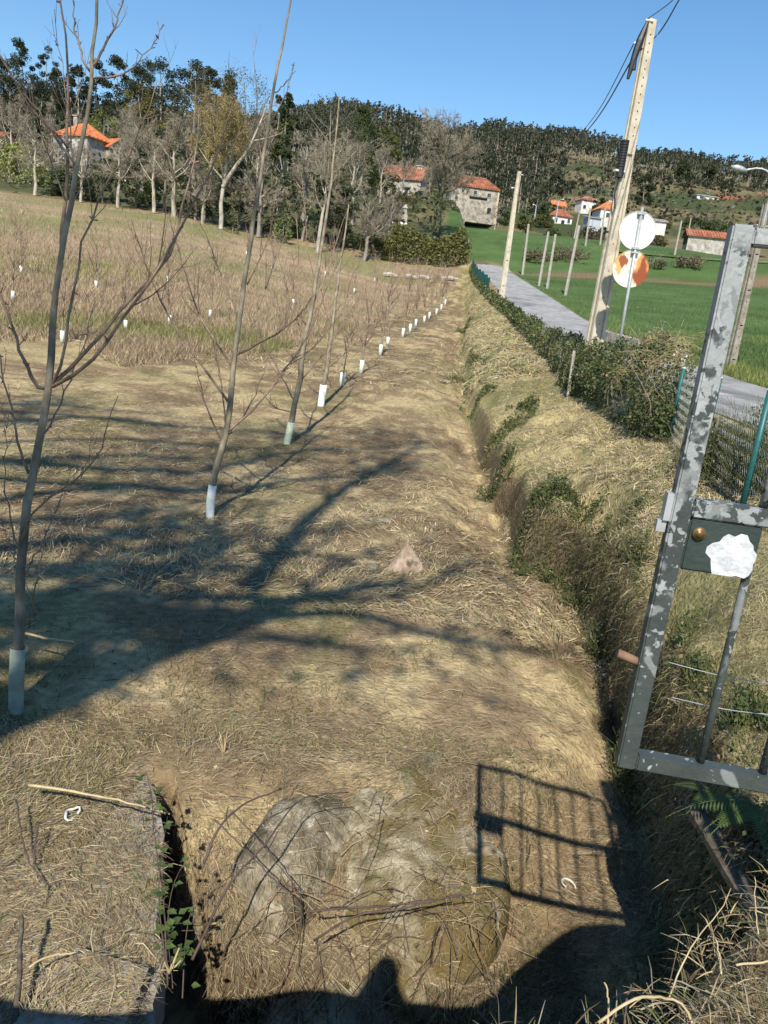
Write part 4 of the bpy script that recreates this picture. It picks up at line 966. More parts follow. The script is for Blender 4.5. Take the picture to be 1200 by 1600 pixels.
# --- hilltop eucalyptus on the left skyline
GH_ = 'tall dark trees on the left skyline'
def euc(label, px, pyb, pyt, z, wp, seed):
    b = tbase(px, pyb, z); h = TH(pyb - pyt, z); b[2] = at(px, pyt, z)[2] - h
    b[2] = min(b[2], gz(b[0], b[1])); h = at(px, pyt, z)[2] - b[2]
    return leafy('eucalyptus', label, b, h, TH(wp, z) * 1.3, seed, (.06, .074, .042), 4000, .25, 'round', .62, GH_, 'tree', 34, M_bark_pale)
k = 150
for lab, px, pyt, wp in (('leftmost skyline eucalyptus with open crown', 3, 84, 34), ('tallest ragged eucalyptus at the left skyline', 42, 77, 36), ('ragged eucalyptus right of the tallest one', 66, 84, 30),
        ('lower dark eucalyptus behind the left sapling stems', 86, 120, 36), ('small rounded skyline tree left of the sapling fork', 122, 108, 30), ('dark skyline tree at the sapling fork', 150, 104, 34), ('skyline tree just right of the sapling fork', 178, 100, 34),
        ('left end tree of the dark rounded skyline clump', 212, 112, 44), ('dark rounded skyline tree in the clump left side', 232, 104, 44), ('broad dark tree in the middle of the skyline clump', 256, 100, 48),
        ('highest dark tree of the skyline clump', 282, 97, 42), ('dark tree at the right side of the skyline clump', 304, 108, 36), ('small skyline tree before the spiky cedar', 322, 114, 30), ('narrow dark skyline tree right of the clump end', 342, 122, 30),
        ('low dark tree between clump and sapling at left', 196, 134, 50), ('low dark tree behind the brown bare trees at left', 20, 128, 60), ('low dark tree under the ragged eucalyptus pair', 60, 132, 56), ('low dark tree behind the house chimney', 110, 138, 56), ('low dark tree below the middle of the clump', 245, 138, 60), ('low dark tree below the right of the clump', 300, 140, 56),
        ('lone skyline tree right of the plane crown', 428, 158, 22), ('small skyline tree beginning the far hill', 450, 168, 26)):
    k += 1; euc(lab, px, pyt + 105, pyt, 215 + (k % 5) * 6, wp, k)
# --- bushes round the hamlet and on the meadow edge
GBu = 'bushes and small trees round the hamlet'
k = 200
for lab, px, py, z, hp, wp, col in (('dark round bush in front of the red hipped house', 940, 362, 190, 26, 22, (.035, .055, .02)), ('yellow green bush beside the lane pole top', 822, 338, 190, 20, 32, (.16, .16, .05)), ('dark tree clump left of the lane pole', 783, 318, 200, 36, 36, DG),
        ('dark tree right of the lane pole under the clearing', 838, 312, 240, 40, 46, DG), ('olive bush left of the brown roofed house', 850, 352, 235, 20, 26, (.13, .13, .045)), ('green bush at the foot of the brown roofed house', 862, 366, 180, 14, 30, MG),
        ('dark pine between the white houses', 935, 322, 262, 28, 28, DG), ('dark pine left of the beige retaining wall', 1003, 322, 300, 42, 32, DG), ('round dark tree above the beige wall', 1060, 312, 365, 32, 26, DG), ('dark tree above the white modern house', 1098, 312, 370, 30, 26, DG),
        ('olive tree below the beige retaining wall', 1035, 352, 240, 22, 46, (.11, .11, .04)), ('green tree below the white modern house', 1085, 346, 250, 17, 44, MG), ('dark green tree below the long red roof', 1125, 346, 250, 17, 50, MG), ('yellow green bush below the right edge house', 1172, 350, 230, 20, 44, (.15, .16, .045)),
        ('low olive bush left of the leaning vineyard post', 1030, 366, 170, 16, 40, (.12, .11, .045)), ('bare brown bush left of the small red shed', 990, 356, 200, 26, 36, (.12, .09, .05)), ('brown thicket below the red hipped house', 920, 372, 150, 14, 60, (.14, .11, .06)),
        ('brown thicket on the terrace bank beside the tall pole', 892, 402, 108, 12, 70, (.13, .10, .055)), ('brown bramble patch on the terrace bank at left', 840, 402, 107, 12, 56, (.12, .10, .055)), ('dry bramble patch on the terrace bank right of the signs', 1075, 430, 102, 12, 60, (.15, .125, .065)), ('olive bramble patch on the terrace bank behind the signs', 1010, 424, 102, 12, 60, (.10, .09, .045))):
    k += 1; leafy('bush', lab, tbase(px, py, z), TH(hp, z), TH(wp, z), k, col, 900, .05, 'dome', .011 * z * .30, GBu, 'bush', 18)
# mound of cut dry grass across the lane
leafy('bramble_mound', 'rounded mound of dry brambles across the lane by the white boards', tbase(1036, 538, 27), .95, 1.9, 240, (.20, .17, .09), 1800, .03, 'dome', .10, None, 'bush', 30)

# ------------------------------------------------------------------ far forest on the hill (one mass)
r = np.random.default_rng(300)
N_ = 9500
ang = r.uniform(-.62, .66, N_); yy = 180 + 495 * r.random(N_) ** .75; xx = np.tan(ang) * yy
keep = np.where(xx * 400 / yy > 70, (yy > 468 + 25 * fbm(xx / 60, yy * 0, 2, 71)), (yy > 275))
thin = fbm(xx / 45, yy / 45, 3, 72)
cl2 = (xx * 400 / yy > 60) & (yy > 330) & (yy < 460) & (thin > .12)
keep = keep | ((ang < -.16) & (yy > 185) & (yy < 300))
keep = (keep & (thin > -.42)) | (cl2 & (r.random(N_) < .55))
xx, yy = xx[keep], yy[keep]; n = len(xx); zz = H(xx, yy)
hh = r.uniform(8.5, 14, n) * np.where(yy > 450, 1, .85) * np.where((xx * 400 / yy > 60) & (yy < 460), .5, 1)
ln = r.normal(size=(n, 2)) * .5
b = np.c_[xx, yy, zz - 1]; tp_ = b + np.c_[ln, hh]
V1, F1 = tubes(np.stack([b, (b + tp_) / 2 + r.normal(size=(n, 3)) * .2, tp_], 1), np.stack([np.full(n, .17), np.full(n, .13), np.full(n, .06)], 1), 3)
o = mk('forest_trunks', V1, F1, mat('eucalyptus_bark', [(.16, .145, .12), (.30, .27, .23)], .02, .9)); tag(o, 'pale straight trunks of the wood covering the far hill', 'forest', 'far hill wood', 'stuff')
m = 25
crown_c = b[:, None] + (tp_ - b)[:, None] * (r.uniform(.38, 1.0, (n, m)) ** .8)[..., None]
taper = 1.15 - .75 * ((crown_c[..., 2] - b[:, None, 2]) / hh[:, None])
crown_c = crown_c + r.normal(size=(n, m, 3)) * np.array([1.35, 1.35, .7]) * taper[..., None] * r.uniform(.7, 1.3, (n, 1, 1))
cc = crown_c.reshape(-1, 3)
V, F = cards(cc, r.uniform(.9, 1.9, len(cc)), r, 0, .75)
base = np.array([.062, .074, .042]) * r.uniform(.6, 1.5, (n, 1)); base[r.random(n) < .18] = [.09, .082, .05]
o = mk('hill_forest', V, F, M_leaf_far, None, np.repeat(np.repeat(base, m, 0) * r.uniform(.7, 1.3, (n * m, 1)), 4, 0)); tag(o, 'dark eucalyptus wood covering the far hill', 'forest', 'far hill wood', 'stuff')
# scrub and rocks on the clearing
n = 5200; ang = r.uniform(.02, .62, n); yy = r.uniform(290, 475, n); xx = np.tan(ang) * yy
c = np.c_[xx, yy, H(xx, yy) + .5]; V, F = cards(c, r.uniform(.8, 2.6, n), r, .5, .7)
cols = np.array([[.10, .085, .05], [.16, .13, .085], [.24, .22, .19], [.05, .055, .03]])[r.integers(0, 4, n)]
tag(mk('hill_scrub', V, F, M_leaf_far, None, np.repeat(cols * r.uniform(.7, 1.2, (n, 1)), 4, 0)), kind='stuff')
# dark understorey behind the tree row, up the left slope
n = 9000; ang = r.uniform(-.60, .10, n); yy = r.uniform(107, 330, n); xx = np.tan(ang) * yy
kp = ~((np.abs(xx + 56) < 14) & (yy < 152) & (yy > 118)) & ~((ang > .028) & (yy < 200)); xx, yy = xx[kp], yy[kp]; n = len(xx)
c = np.c_[xx, yy, H(xx, yy) + r.uniform(.1, 2.6, n)]; V, F = cards(c, r.uniform(.7, 1.6, n) * yy / 160, r, .2, .7)
cols = np.array([[.05, .065, .028], [.07, .08, .035], [.13, .11, .065], [.11, .115, .045]])[r.integers(0, 4, n)]
tag(mk('undergrowth', V, F, M_leaf, None, np.repeat(cols * r.uniform(.7, 1.2, (n, 1)), 4, 0)), kind='stuff')
# ------------------------------------------------------------------ houses
def house(name, label, loc, rz, wd, dp, hw, hr, roof='hip', wall=M_render_w, rf=M_roof, wins=(), doors=(), chim=(), over=.45, sink=2.0, group=None, roofpart=True):
    """wd along local x (facing -y); wins: (x, z, w, h, side) side 'f' or 'r' or 'l'"""
    b = thing(name, label, 'house', loc, group, rz)
    g = G(); g.box((0, 0, (hw - sink) / 2), (wd, dp, hw + sink)); 
    if roof == 'gable':   # ridge along x
        for s in (-1, 1):
            x = s * wd / 2; g.add([[x, -dp / 2, hw], [x, dp / 2, hw], [x, 0, hw + hr * .96]], np.array([[0, 1, 2] if s > 0 else [1, 0, 2]]))
    g.build('wall', wall, b, local=True)
    X, Y = wd / 2 + over, dp / 2 + over; e = hw - .08; t = .16
    if roof == 'hip':
        rl_ = max(.01, wd / 2 - dp / 2 * .9)
        V = [[-X, -Y, e], [X, -Y, e], [X, Y, e], [-X, Y, e], [-rl_, 0, hw + hr], [rl_, 0, hw + hr]]
        F4 = [[0, 1, 5, 4], [2, 3, 4, 5]]; F3 = [[1, 2, 5], [3, 0, 4]]
    elif roof == 'gable':
        V = [[-X, -Y, e], [X, -Y, e], [X, Y, e], [-X, Y, e], [-X, 0, hw + hr], [X, 0, hw + hr]]
        F4 = [[0, 1, 5, 4], [2, 3, 4, 5]]; F3 = []
    else:                 # lean-to / flat, rising to the back
        V = [[-X, -Y, e], [X, -Y, e], [X, Y, e + hr], [-X, Y, e + hr]]; F4 = [[0, 1, 2, 3]]; F3 = []
    V = np.array(V, float); n = len(V); lo = V - np.array([0, 0, t])
    rim = [[0, 1], [1, 2], [2, 3], [3, 0]]
    F4b = F4 + [[b_ + n, a_ + n, a_, b_][::-1] for a_, b_ in []] + [[a_ + n, b_ + n, b_, a_] for a_, b_ in rim] + [[n + q for q in f[::-1]] for f in F4]
    g = G(); g.add(np.vstack([V, lo]), [np.array(F4b)] + ([np.array(F3 + [[n + q for q in f[::-1]] for f in F3])] if F3 else []))
    r_ = g.build('roof', rf, b, local=True)
    # tile courses: half-round rows running up the slopes
    if roofpart:
        rows_ = []
        def slope(a, b_, c, d, k):
            for i in range(k):
                u = (i + .5) / k
                rows_.append(np.stack([np.array(a) * (1 - u) + np.array(b_) * u, np.array(d) * (1 - u) + np.array(c) * u]))
        k = max(8, int(wd / .5))
        if roof in ('hip', 'gable'):
            slope(V[0], V[1], V[5], V[4], k); slope(V[2], V[3], V[4], V[5], k)
            if roof == 'hip': slope(V[1], V[2], V[5], V[5], max(6, k // 2)); slope(V[3], V[0], V[4], V[4], max(6, k // 2))
        else: slope(V[0], V[1], V[2], V[3], k)
        tv, tf = tubes(np.array(rows_) + np.array([0, 0, .03]), np.full((len(rows_), 2), .13), 5)
        o = mk('tile_row', tv, tf, rf); o.parent = r_; o['kind'] = 'stuff'
    for (x, z, w_, h_, sd) in wins:
        f = G(); p = G()
        if sd == 'f':
            f.box((x, -dp / 2 - .02, z), (w_ + .24, .14, h_ + .24)); p.box((x, -dp / 2 - .10, z), (w_, .03, h_))
        elif sd == 'r':
            f.box((wd / 2 + .02, x, z), (.14, w_ + .24, h_ + .24)); p.box((wd / 2 + .10, x, z), (.03, w_, h_))
        else:
            f.box((-wd / 2 - .02, x, z), (.14, w_ + .24, h_ + .24)); p.box((-wd / 2 - .10, x, z), (.03, w_, h_))
        wo = f.build('window', M_render_g if wall in (M_stone,) else M_render_w, b, local=True)
        po = p.build('pane', M_glass, None); po.parent = wo
    for (x, w_, h_, sd) in doors:
        f = G()
        if sd == 'f': f.box((x, -dp / 2 - .02, h_ / 2), (w_, .12, h_))
        else: f.box((wd / 2 + .02, x, h_ / 2), (.12, w_, h_))
        f.build('door', M_dark, b, local=True)
    for (x, y, z, s_, hh) in chim:
        f = G(); f.box((x, y, z + hh / 2), (s_, s_, hh)); f.box((x, y, z + hh + .1), (s_ * 1.3, s_ * 1.3, .2))
        c = f.build('chimney', M_render_g if rf is not M_roof else M_stone); c.parent = r_
    return b
def hloc(px, py, z, dz=0): p = at(px, py, z); p[2] += dz; return p
FZ = lambda px, z: px * z / FPX          # photo pixels to metres at depth z
# orange-roofed stone house among the left trees
z = 150
hA = house('house', 'stone house with bright orange hipped roof among the bare trees', hloc(132, 262, z), -.35, FZ(66, z), FZ(60, z), FZ(40, z), FZ(22, z), 'hip', M_render_g, M_roof,
      [(-2.2, 3.4, .9, 1.4, 'f'), (.2, 3.4, .9, 1.4, 'f'), (2.4, 3.4, .9, 1.4, 'f'), (-1, 1.0, .9, 1.3, 'f')], (), [(-3.4, 1.5, 5.6, 1.0, 4.2)])
hA2 = house('house', 'lower orange roofed wing to the right of the orange hipped house', hloc(178, 262, z + 2), -.62, FZ(36, z), FZ(40, z), FZ(26, z), FZ(16, z), 'gable', M_stone, M_roof)
house('shed', 'small dark red roofed shed at the left edge of the wood', hloc(2, 228, 150), -.3, 4.5, 3, 1.6, .9, 'gable', M_render_b, M_roof_old)['category'] = 'shed'
# middle: pale house with chimney, half hidden by bare trees
z = 172
house('house', 'pale grey farmhouse with chimney half hidden by bare branches', hloc(628, 322, z), -.25, FZ(62, z), FZ(40, z), FZ(36, z), FZ(22, z), 'gable', M_render_g, M_roof_old,
      [(-2, 2.5, .9, 1.3, 'f'), (1.5, 2.5, .9, 1.3, 'f')], (), [(3.4, 0, 6.0, 1.3, 2.6)])
house('annex', 'low white annex in front of the pale grey farmhouse', hloc(632, 322, 163), -.25, FZ(30, z), 3, FZ(12, z), .5, 'flat', M_render_w, M_roof_old)['category'] = 'annex'
# long stone barn
z = 158
barn = house('stone_barn', 'long rubble stone barn with old red roof above the meadow', hloc(733, 334, z), .10, FZ(74, z), FZ(44, z), FZ(36, z), FZ(17, z), 'hip', M_stone, M_roof_old,
      [(-2.4, 3.9, .55, .65, 'f'), (.2, 3.8, .7, .7, 'f'), (3.2, 3.6, .75, .75, 'f'), (-3.6, 2.3, .6, .6, 'f')], [(3.6, .8, 1.2, 'f')], (), .3)
barn['category'] = 'barn'
g = G(); g.box((1.0, -FZ(22, z) - .06, 2.9), (3.8, .35, .25)); g.box((1.0, -FZ(22, z) - .03, 2.68), (3.6, .12, .22)); g.build('lintel', M_dark, barn, local=True)
g = G(); g.box((FZ(37, z) + .02, -FZ(22, z) + .25, FZ(36, z) / 2 - 1), (.5, .5, FZ(36, z) + 1.6)); g.build('quoin', M_render_b, barn, local=True)
# chapel-like white pillar shrine and low wall
sh = thing('wayside_shrine', 'small white wayside pillar beside the bare tree', 'shrine', hloc(630, 358, 125))
g = G(); b0 = np.array(sh.location); g.box(b0 + [0, 0, .9], (1.0, 1.0, 2.8)); g.build('plinth', M_render_g, sh)
g = G(); g.tube([b0 + [0, 0, 2.3], b0 + [0, 0, 3.2], b0 + [0, 0, 3.3], b0 + [0, 0, 3.9]], [.38, .34, .5, .12], 8); g.build('finial', M_render_g, sh)
bw = hloc(634, 358, 122); g = G(); g.box(bw + [-1.2, 0, .2], (2.6, .35, 1.6)); g.box(bw + [1.6, 0, -.1], (2.0, .35, 1.2)); tag(g.build('boundary_wall', M_render_w), 'broken white boundary wall below the wayside pillar', 'wall')
# right-hand hamlet
z = 250
house('house', 'small white house with brown hipped roof and dark door', hloc(872, 356, z), .20, FZ(32, z), FZ(24, z), FZ(16, z), FZ(11, z), 'hip', M_render_w, M_roof_old, [(-2.2, 2.0, 1.0, 1.4, 'f'), (2.3, 2.2, .9, 1.3, 'f')], [(.3, 1.1, 2.2, 'f')])
house('house', 'low orange roofed house just behind the brown roofed house', hloc(868, 328, z + 30), .1, FZ(28, z), FZ(20, z), FZ(6, z), FZ(9, z), 'gable', M_render_b, M_roof)
house('house', 'white two storey house with small red roof on the slope', hloc(914, 331, z + 20), .25, FZ(28, z), FZ(24, z), FZ(17, z), FZ(7, z), 'hip', M_render_w, M_roof_old, [(-1.8, 3.6, 1.1, 1.2, 'f'), (1.6, 3.6, 1.1, 1.2, 'f'), (-1.8, 1.2, 1.1, 1.2, 'f')], [(1.6, 1.0, 2.0, 'f')])
house('house', 'white house with large red hipped roof left of the tall pole', hloc(947, 353, z - 20), .15, FZ(38, z - 20), FZ(34, z - 20), FZ(22, z - 20), FZ(13, z - 20), 'hip', M_render_w, M_roof, [(-1.5, 2.6, 1.0, 1.3, 'f'), (2.2, 2.6, 1.0, 1.3, 'f')], [(0.2, 1.1, 2.2, 'f')])
house('shed', 'grey blue lean-to shed at the left of the red hipped house', hloc(924, 353, z - 28), .15, FZ(20, z - 20), 4, FZ(11, z - 20), .8, 'flat', mat('blue_grey_sheet', [(.32, .37, .42), (.42, .46, .5)], 1, .6), M_zinc)['category'] = 'shed'
z = 345
wl2 = thing('retaining_wall', 'long beige retaining wall below the rocky clearing', 'wall', hloc(1047, 328, z))
b0 = np.array(wl2.location)
for (cx, w_, h_, dz) in ((-FZ(20, z), FZ(24, z), FZ(9, z), 0), (FZ(8, z), FZ(40, z), FZ(14, z), 1)):
    g = G(); g.box(b0 + [cx, 0, h_ / 2 - 1 + dz], (w_, 1, h_ + 2)); g.build('wall_panel', M_render_b, wl2)
house('house', 'white modern flat roofed house at the end of the beige wall', hloc(1096, 326, z), .15, FZ(36, z), FZ(26, z), FZ(17, z), .4, 'flat', M_render_w, M_render_w, [(-3, 4.0, 2.0, 1.2, 'f'), (1.5, 3.5, 1.6, 1.4, 'f'), (-2.5, 1.2, 2.2, 1.3, 'f'), (3.5, 1.2, 1.5, 1.3, 'f')], roofpart=False)
house('house', 'long low house with wide red roof beside the white modern house', hloc(1144, 326, z + 4), .12, FZ(56, z), FZ(26, z), FZ(10, z), FZ(9, z), 'gable', M_render_b, M_roof_old, [(-5, 1.7, 1.4, 1.2, 'f'), (-1, 1.7, 1.4, 1.2, 'f'), (3, 1.7, 1.4, 1.2, 'f'), (6.5, 1.7, 1.4, 1.2, 'f')])
house('house', 'white house with red roof at the right edge behind the lamp', hloc(1186, 326, z + 20), .12, FZ(34, z), FZ(26, z), FZ(16, z), FZ(9, z), 'hip', M_render_w, M_roof_old, [(-3, 2.4, 1.4, 1.3, 'f'), (2, 2.4, 1.4, 1.3, 'f')])
z = 150
shd = house('shed', 'long open ended shed with rusty red roof beyond the meadow', hloc(1102, 385, z), -.12, FZ(62, z), FZ(30, z), FZ(13, z), FZ(10, z), 'gable', M_render_g, M_roof_old, (), [(0, 2.2, 2.0, 'r')])
shd['category'] = 'shed'
g = G(); g.box((-FZ(31, z) - .05, 0, FZ(8, z)), (.12, FZ(24, z), FZ(15, z))); g.build('open_end', M_dark, shd, local=True)
house('house', 'white bungalow half hidden behind the gate top', hloc(1186, 372, 190), .1, FZ(34, 190), 6, FZ(16, 190), .5, 'flat', M_render_w, M_render_w, [(-1.6, 1.5, 1.2, 1.0, 'f'), (1.4, 1.5, 1.2, 1.0, 'f')], roofpart=False)
house('house', 'tiny white house glimpsed behind the upper round sign', hloc(1024, 356, 200), .1, 4, 4, 1.6, .6, 'gable', M_render_w, M_render_g)
# field track crossing the far meadow: a pale earth strip with a wall
tk = [at(955, 364, 116), at(1010, 378, 114), at(1080, 388, 112), at(1150, 400, 110), at(1230, 408, 108)]
tkp = resample(tk, 40); tkp[:, 2] = H(tkp[:, 0], tkp[:, 1]) + .12
V = np.vstack([tkp + [0, -1.1, 0], tkp + [0, 1.1, .25]]); k = np.arange(39)
tr_ = mk('track', V, np.stack([k, k + 1, k + 41, k + 40], 1), mat('earth_track', [(.34, .27, .2), (.46, .38, .30)], .6, .95)); tag(tr_, kind='structure')
# far lamp posts
def small_lamp(label, px, py, z, pxt, pyt, ex, ey):
    b = at(px, py, z); t = at(pxt, pyt, z); e = at(ex, ey, z); L = thing('street_lamp', label, 'street lamp', b, 'street lamps in the hamlet')
    g = G(); g.tube([b - [0, 0, .6], (b + t) / 2, t], [.14, .11, .09], 6); g.build('lamp_post', M_zinc, L)
    g = G(); g.tube(resample([t - [0, 0, .1], (t + e) / 2 + [0, 0, .15], e], 5), .09, 5); g.build('lamp_arm', M_zinc, L)
    g = G(); g.tube([e + (t - e) * .02, e + (e - t) * .4], [.16, .12], 6); g.build('lamp_head', M_white, L)
small_lamp('grey street lamp in front of the brown roofed house', 868, 346, 200, 873, 314, 879, 312)
small_lamp('street lamp whose arm shows left of the tall pole', 968, 352, 180, 972, 322, 957, 316)
small_lamp('slim lamp post leaning behind the lane pole', 803, 340, 120, 806, 296, 801, 294)
small_lamp('far lamp by the yellow bushes right of the lane pole', 836, 338, 190, 838, 322, 834, 320)
# ------------------------------------------------------------------ saplings in the row
def sapling_px(label, base_px, z, trunk, branches, tube_h, tube_r, tube_m, tr0, tr1, seed, group='young fruit trees in the near row', twigs=3):
    """trunk / branches given as (px, py, depth offset) along the real stems"""
    r = np.random.default_rng(seed)
    b = at(*base_px, z); b[2] = gz(b[0], b[1])
    T = thing('sapling', label, 'sapling', b, group)
    w3 = lambda L_: np.array([at(p[0], p[1], z + (p[2] if len(p) > 2 else 0)) for p in L_])
    tp = w3(trunk); tp[0] = b - np.array([0, 0, .05]); P = resample(tp, 26)
    P[1:-1] += r.normal(size=(24, 3)) * .006
    g = G(); g.tube(P, np.linspace(tr0, tr1, 26) * (1 + .12 * vnoise(np.arange(26) * .9, np.arange(26) * 0, seed)), 8)
    g.build('trunk', M_sap, T, True)
    allP = []
    for br in branches:
        rad = br[0]; Q = resample(w3(br[1]), 14); Q[1:] += r.normal(size=(13, 3)) * .008
        Q[:, 1] += np.linspace(0, 1, 14) ** 1.2 * r.normal() * .25          # out of one plane
        rads = np.linspace(rad, rad * .28, 14)
        tw = grow(r, Q, rads, [dict(n=twigs, t0=.3, ang=38, ratio=.28, up=.24, rr=.5, N=5, wig=.09, sides=4, rmin=.0022), dict(n=2, t0=.2, ang=38, ratio=.5, up=.2, rr=.7, N=4, wig=.1, sides=3, rmin=.0018)])
        g = G(); g.tube(Q, rads, 6)
        for (A, B, s) in tw[1:]: g.add(*tubes(A, B, s))
        # buds: short spurs
        i = r.integers(2, 13, 10); sp = np.stack([Q[i], Q[i] + r.normal(size=(10, 3)) * .02 + [0, 0, .012]], 1); g.add(*tubes(sp, np.full((10, 2), rad * .3 + .0015), 4))
        g.build('branch', M_sapbr, T, True)
    th = np.arange(18) / 18 * 2 * math.pi; c0 = P[0] + (P[5] - P[0]) * .1
    zz = np.array([0, tube_h * .5, tube_h]); rings = []
    for rr2 in (tube_r, tube_r - .004):
        for q in (zz if rr2 == tube_r else zz[::-1]):
            cx = np.interp(q, P[:, 2] - b[2], P[:, 0]); cy = np.interp(q, P[:, 2] - b[2], P[:, 1])
            rings.append(np.c_[cx + rr2 * np.cos(th), cy + rr2 * np.sin(th), np.full(18, b[2] + q) + (.006 * np.sin(th * 2 + seed) if q > .1 else 0)])
    V = np.vstack(rings); k = np.arange(18); k2 = (k + 1) % 18
    F = np.vstack([np.stack([i * 18 + k, i * 18 + k2, i * 18 + 18 + k2, i * 18 + 18 + k], 1) for i in range(5)])
    mk('guard_tube', V, F, tube_m, T, smooth_=True)
    return T
sapling_px('nearest sapling at the left edge with two long stems and green guard', (25, 1112), 5.6,
    [(25, 1112), (28, 1018), (32, 900), (42, 790), (62, 680), (77, 603), (86, 480), (97, 395), (117, 280), (137, 165), (146, 95), (152, 0), (156, -60)],
    [(.020, [(75, 612), (84, 500, .05), (95, 395, .1), (102, 250, .1), (103, 125, .1), (93, 0, .1), (90, -50, .1)]),
     (.016, [(74, 608), (55, 598, -.05), (30, 545, -.1), (0, 470, -.15), (-25, 430, -.2)]),
     (.017, [(80, 602), (125, 560, .05), (195, 475, .1), (266, 398, .15), (286, 320, .15), (308, 220, .2), (311, 178, .2)]),
     (.015, [(82, 604), (150, 560, -.1), (205, 480, -.15), (278, 376, -.2), (316, 300, -.25), (346, 240, -.3), (375, 152, -.3)]),
     (.010, [(121, 262), (85, 205, .05), (60, 170, .1), (25, 95, .1), (0, 45, .1), (-20, 10, .1)]),
     (.008, [(106, 232, .05), (70, 190, -.05), (30, 130, -.1), (0, 85, -.1)]),
     (.010, [(141, 112), (130, 92, -.05), (112, 55, -.05), (97, 0, -.1), (92, -40, -.1)]),
     (.011, [(146, 102), (160, 80, .05), (178, 45, .1), (192, 0, .1), (205, -40, .1)]),
     (.008, [(148, 122), (175, 118, -.05), (205, 105, -.1), (235, 65, -.1), (249, 28, -.1)]),
     (.012, [(81, 602), (98, 555, -.05), (115, 470, -.1), (130, 398, -.1), (165, 300, -.15), (207, 245, -.15), (253, 135, -.2)]),
     (.007, [(106, 352), (113, 300, .03), (118, 250, .05), (112, 150, .1), (100, 30, .1)]),
     (.011, [(45, 740), (30, 700, -.1), (18, 640, -.1), (0, 560, -.15), (-15, 500, -.2)]),
     (.009, [(58, 700), (85, 640, .1), (110, 560, .1), (125, 470, .15)]),
     (.009, [(32, 850), (70, 790, -.2), (150, 735, -.3), (200, 680, -.35), (237, 605, -.4)]),
     (.006, [(36, 900), (60, 850, -.2), (85, 780, -.25), (103, 725, -.25)]),
     (.007, [(33, 870), (15, 800, -.2), (5, 740, -.2), (12, 640, -.2)]),
     (.006, [(46, 980), (60, 900, -.3), (75, 830, -.35)]),
     (.006, [(30, 880), (10, 850, .1), (-15, 800, .1)])], .475, .054, M_tube_green, .043, .010, 401, twigs=5)
sapling_px('second sapling with white guard and upswept branches on both sides', (328, 811), 11.0,
    [(328, 811), (331, 762), (345, 705), (355, 670), (366, 560), (377, 475), (388, 400), (400, 320), (417, 210), (430, 130), (443, 55), (455, 0), (460, -30)],
    [(.022, [(357, 628), (320, 575, -.1), (282, 520, -.2), (252, 465, -.25), (228, 400, -.3), (214, 345, -.3)]),
     (.018, [(362, 572), (335, 530, .1), (310, 490, .2), (280, 400, .3), (262, 330, .3)]),
     (.015, [(347, 690), (325, 640, -.1), (312, 590, -.15), (302, 540, -.2)]),
     (.020, [(352, 678), (400, 635, .1), (440, 585, .2), (480, 525, .3), (510, 450, .3), (535, 395, .3)]),
     (.018, [(374, 552), (430, 525, -.2), (465, 500, -.3), (500, 462, -.3)]),
     (.016, [(370, 555), (400, 490, .2), (420, 430, .3), (445, 360, .3), (463, 300, .3)]),
     (.014, [(372, 495), (350, 440, .1), (337, 395, .2), (318, 345, .2)]),
     (.013, [(386, 445), (404, 410, -.1), (425, 360, -.1), (436, 300, -.2)]),
     (.011, [(410, 255), (402, 190, .1), (395, 115, .1), (388, 48, .2)]),
     (.009, [(430, 145), (446, 132, 0), (455, 122, 0), (462, 102, 0)]),
     (.009, [(424, 190), (440, 165, -.1), (452, 140, -.1), (460, 118, -.1)]),
     (.013, [(352, 660), (345, 600, -.2), (332, 545, -.25), (326, 480, -.3)]),
     (.012, [(347, 690), (375, 660, .2), (400, 610, .3), (418, 560, .3)])], .475, .062, M_tube, .053, .012, 402, twigs=7)
sapling_px('third sapling with greenish guard and tangled twigs', (447, 699), 17.0,
    [(447, 699), (454, 666), (462, 625), (469, 590), (473, 544), (487, 478), (500, 400), (515, 300), (526, 200), (530, 150)],
    [(.026, [(466, 610), (467, 540, .2), (466, 480, .3), (467, 400, .4), (462, 330, .4)]),
     (.022, [(462, 630), (440, 590, -.2), (415, 540, -.3), (398, 495, -.4)]),
     (.022, [(468, 596), (500, 560, .2), (530, 520, .3), (560, 470, .4)]),
     (.020, [(480, 510), (455, 470, -.2), (440, 420, -.3), (425, 360, -.3)]),
     (.020, [(486, 480), (510, 430, .2), (525, 380, .3), (545, 320, .3)]),
     (.018, [(458, 645), (430, 635, .3), (415, 615, .4), (398, 600, .4)]),
     (.016, [(494, 440), (480, 390, -.2), (476, 330, -.3), (470, 270, -.3)])], .50, .085, M_tube_green, .075, .013, 403, twigs=10)
sapling_px('fourth sapling with tall bright white guard', (501, 637), 22.0,
    [(501, 637), (505, 604), (511, 574), (520, 502), (529, 430), (537, 380), (545, 320)],
    [(.026, [(512, 570), (492, 540, -.2), (476, 500, -.3), (462, 460, -.4)]),
     (.026, [(511, 575), (540, 550, .2), (565, 520, .3), (590, 485, .4)]),
     (.022, [(519, 510), (540, 470, .2), (552, 420, .3), (562, 380, .3)]),
     (.022, [(519, 515), (505, 470, -.2), (500, 420, -.3), (492, 370, -.3)]),
     (.018, [(527, 450), (522, 400, .2), (520, 350, .2)])], .62, .105, M_tube, .08, .016, 404, twigs=10)
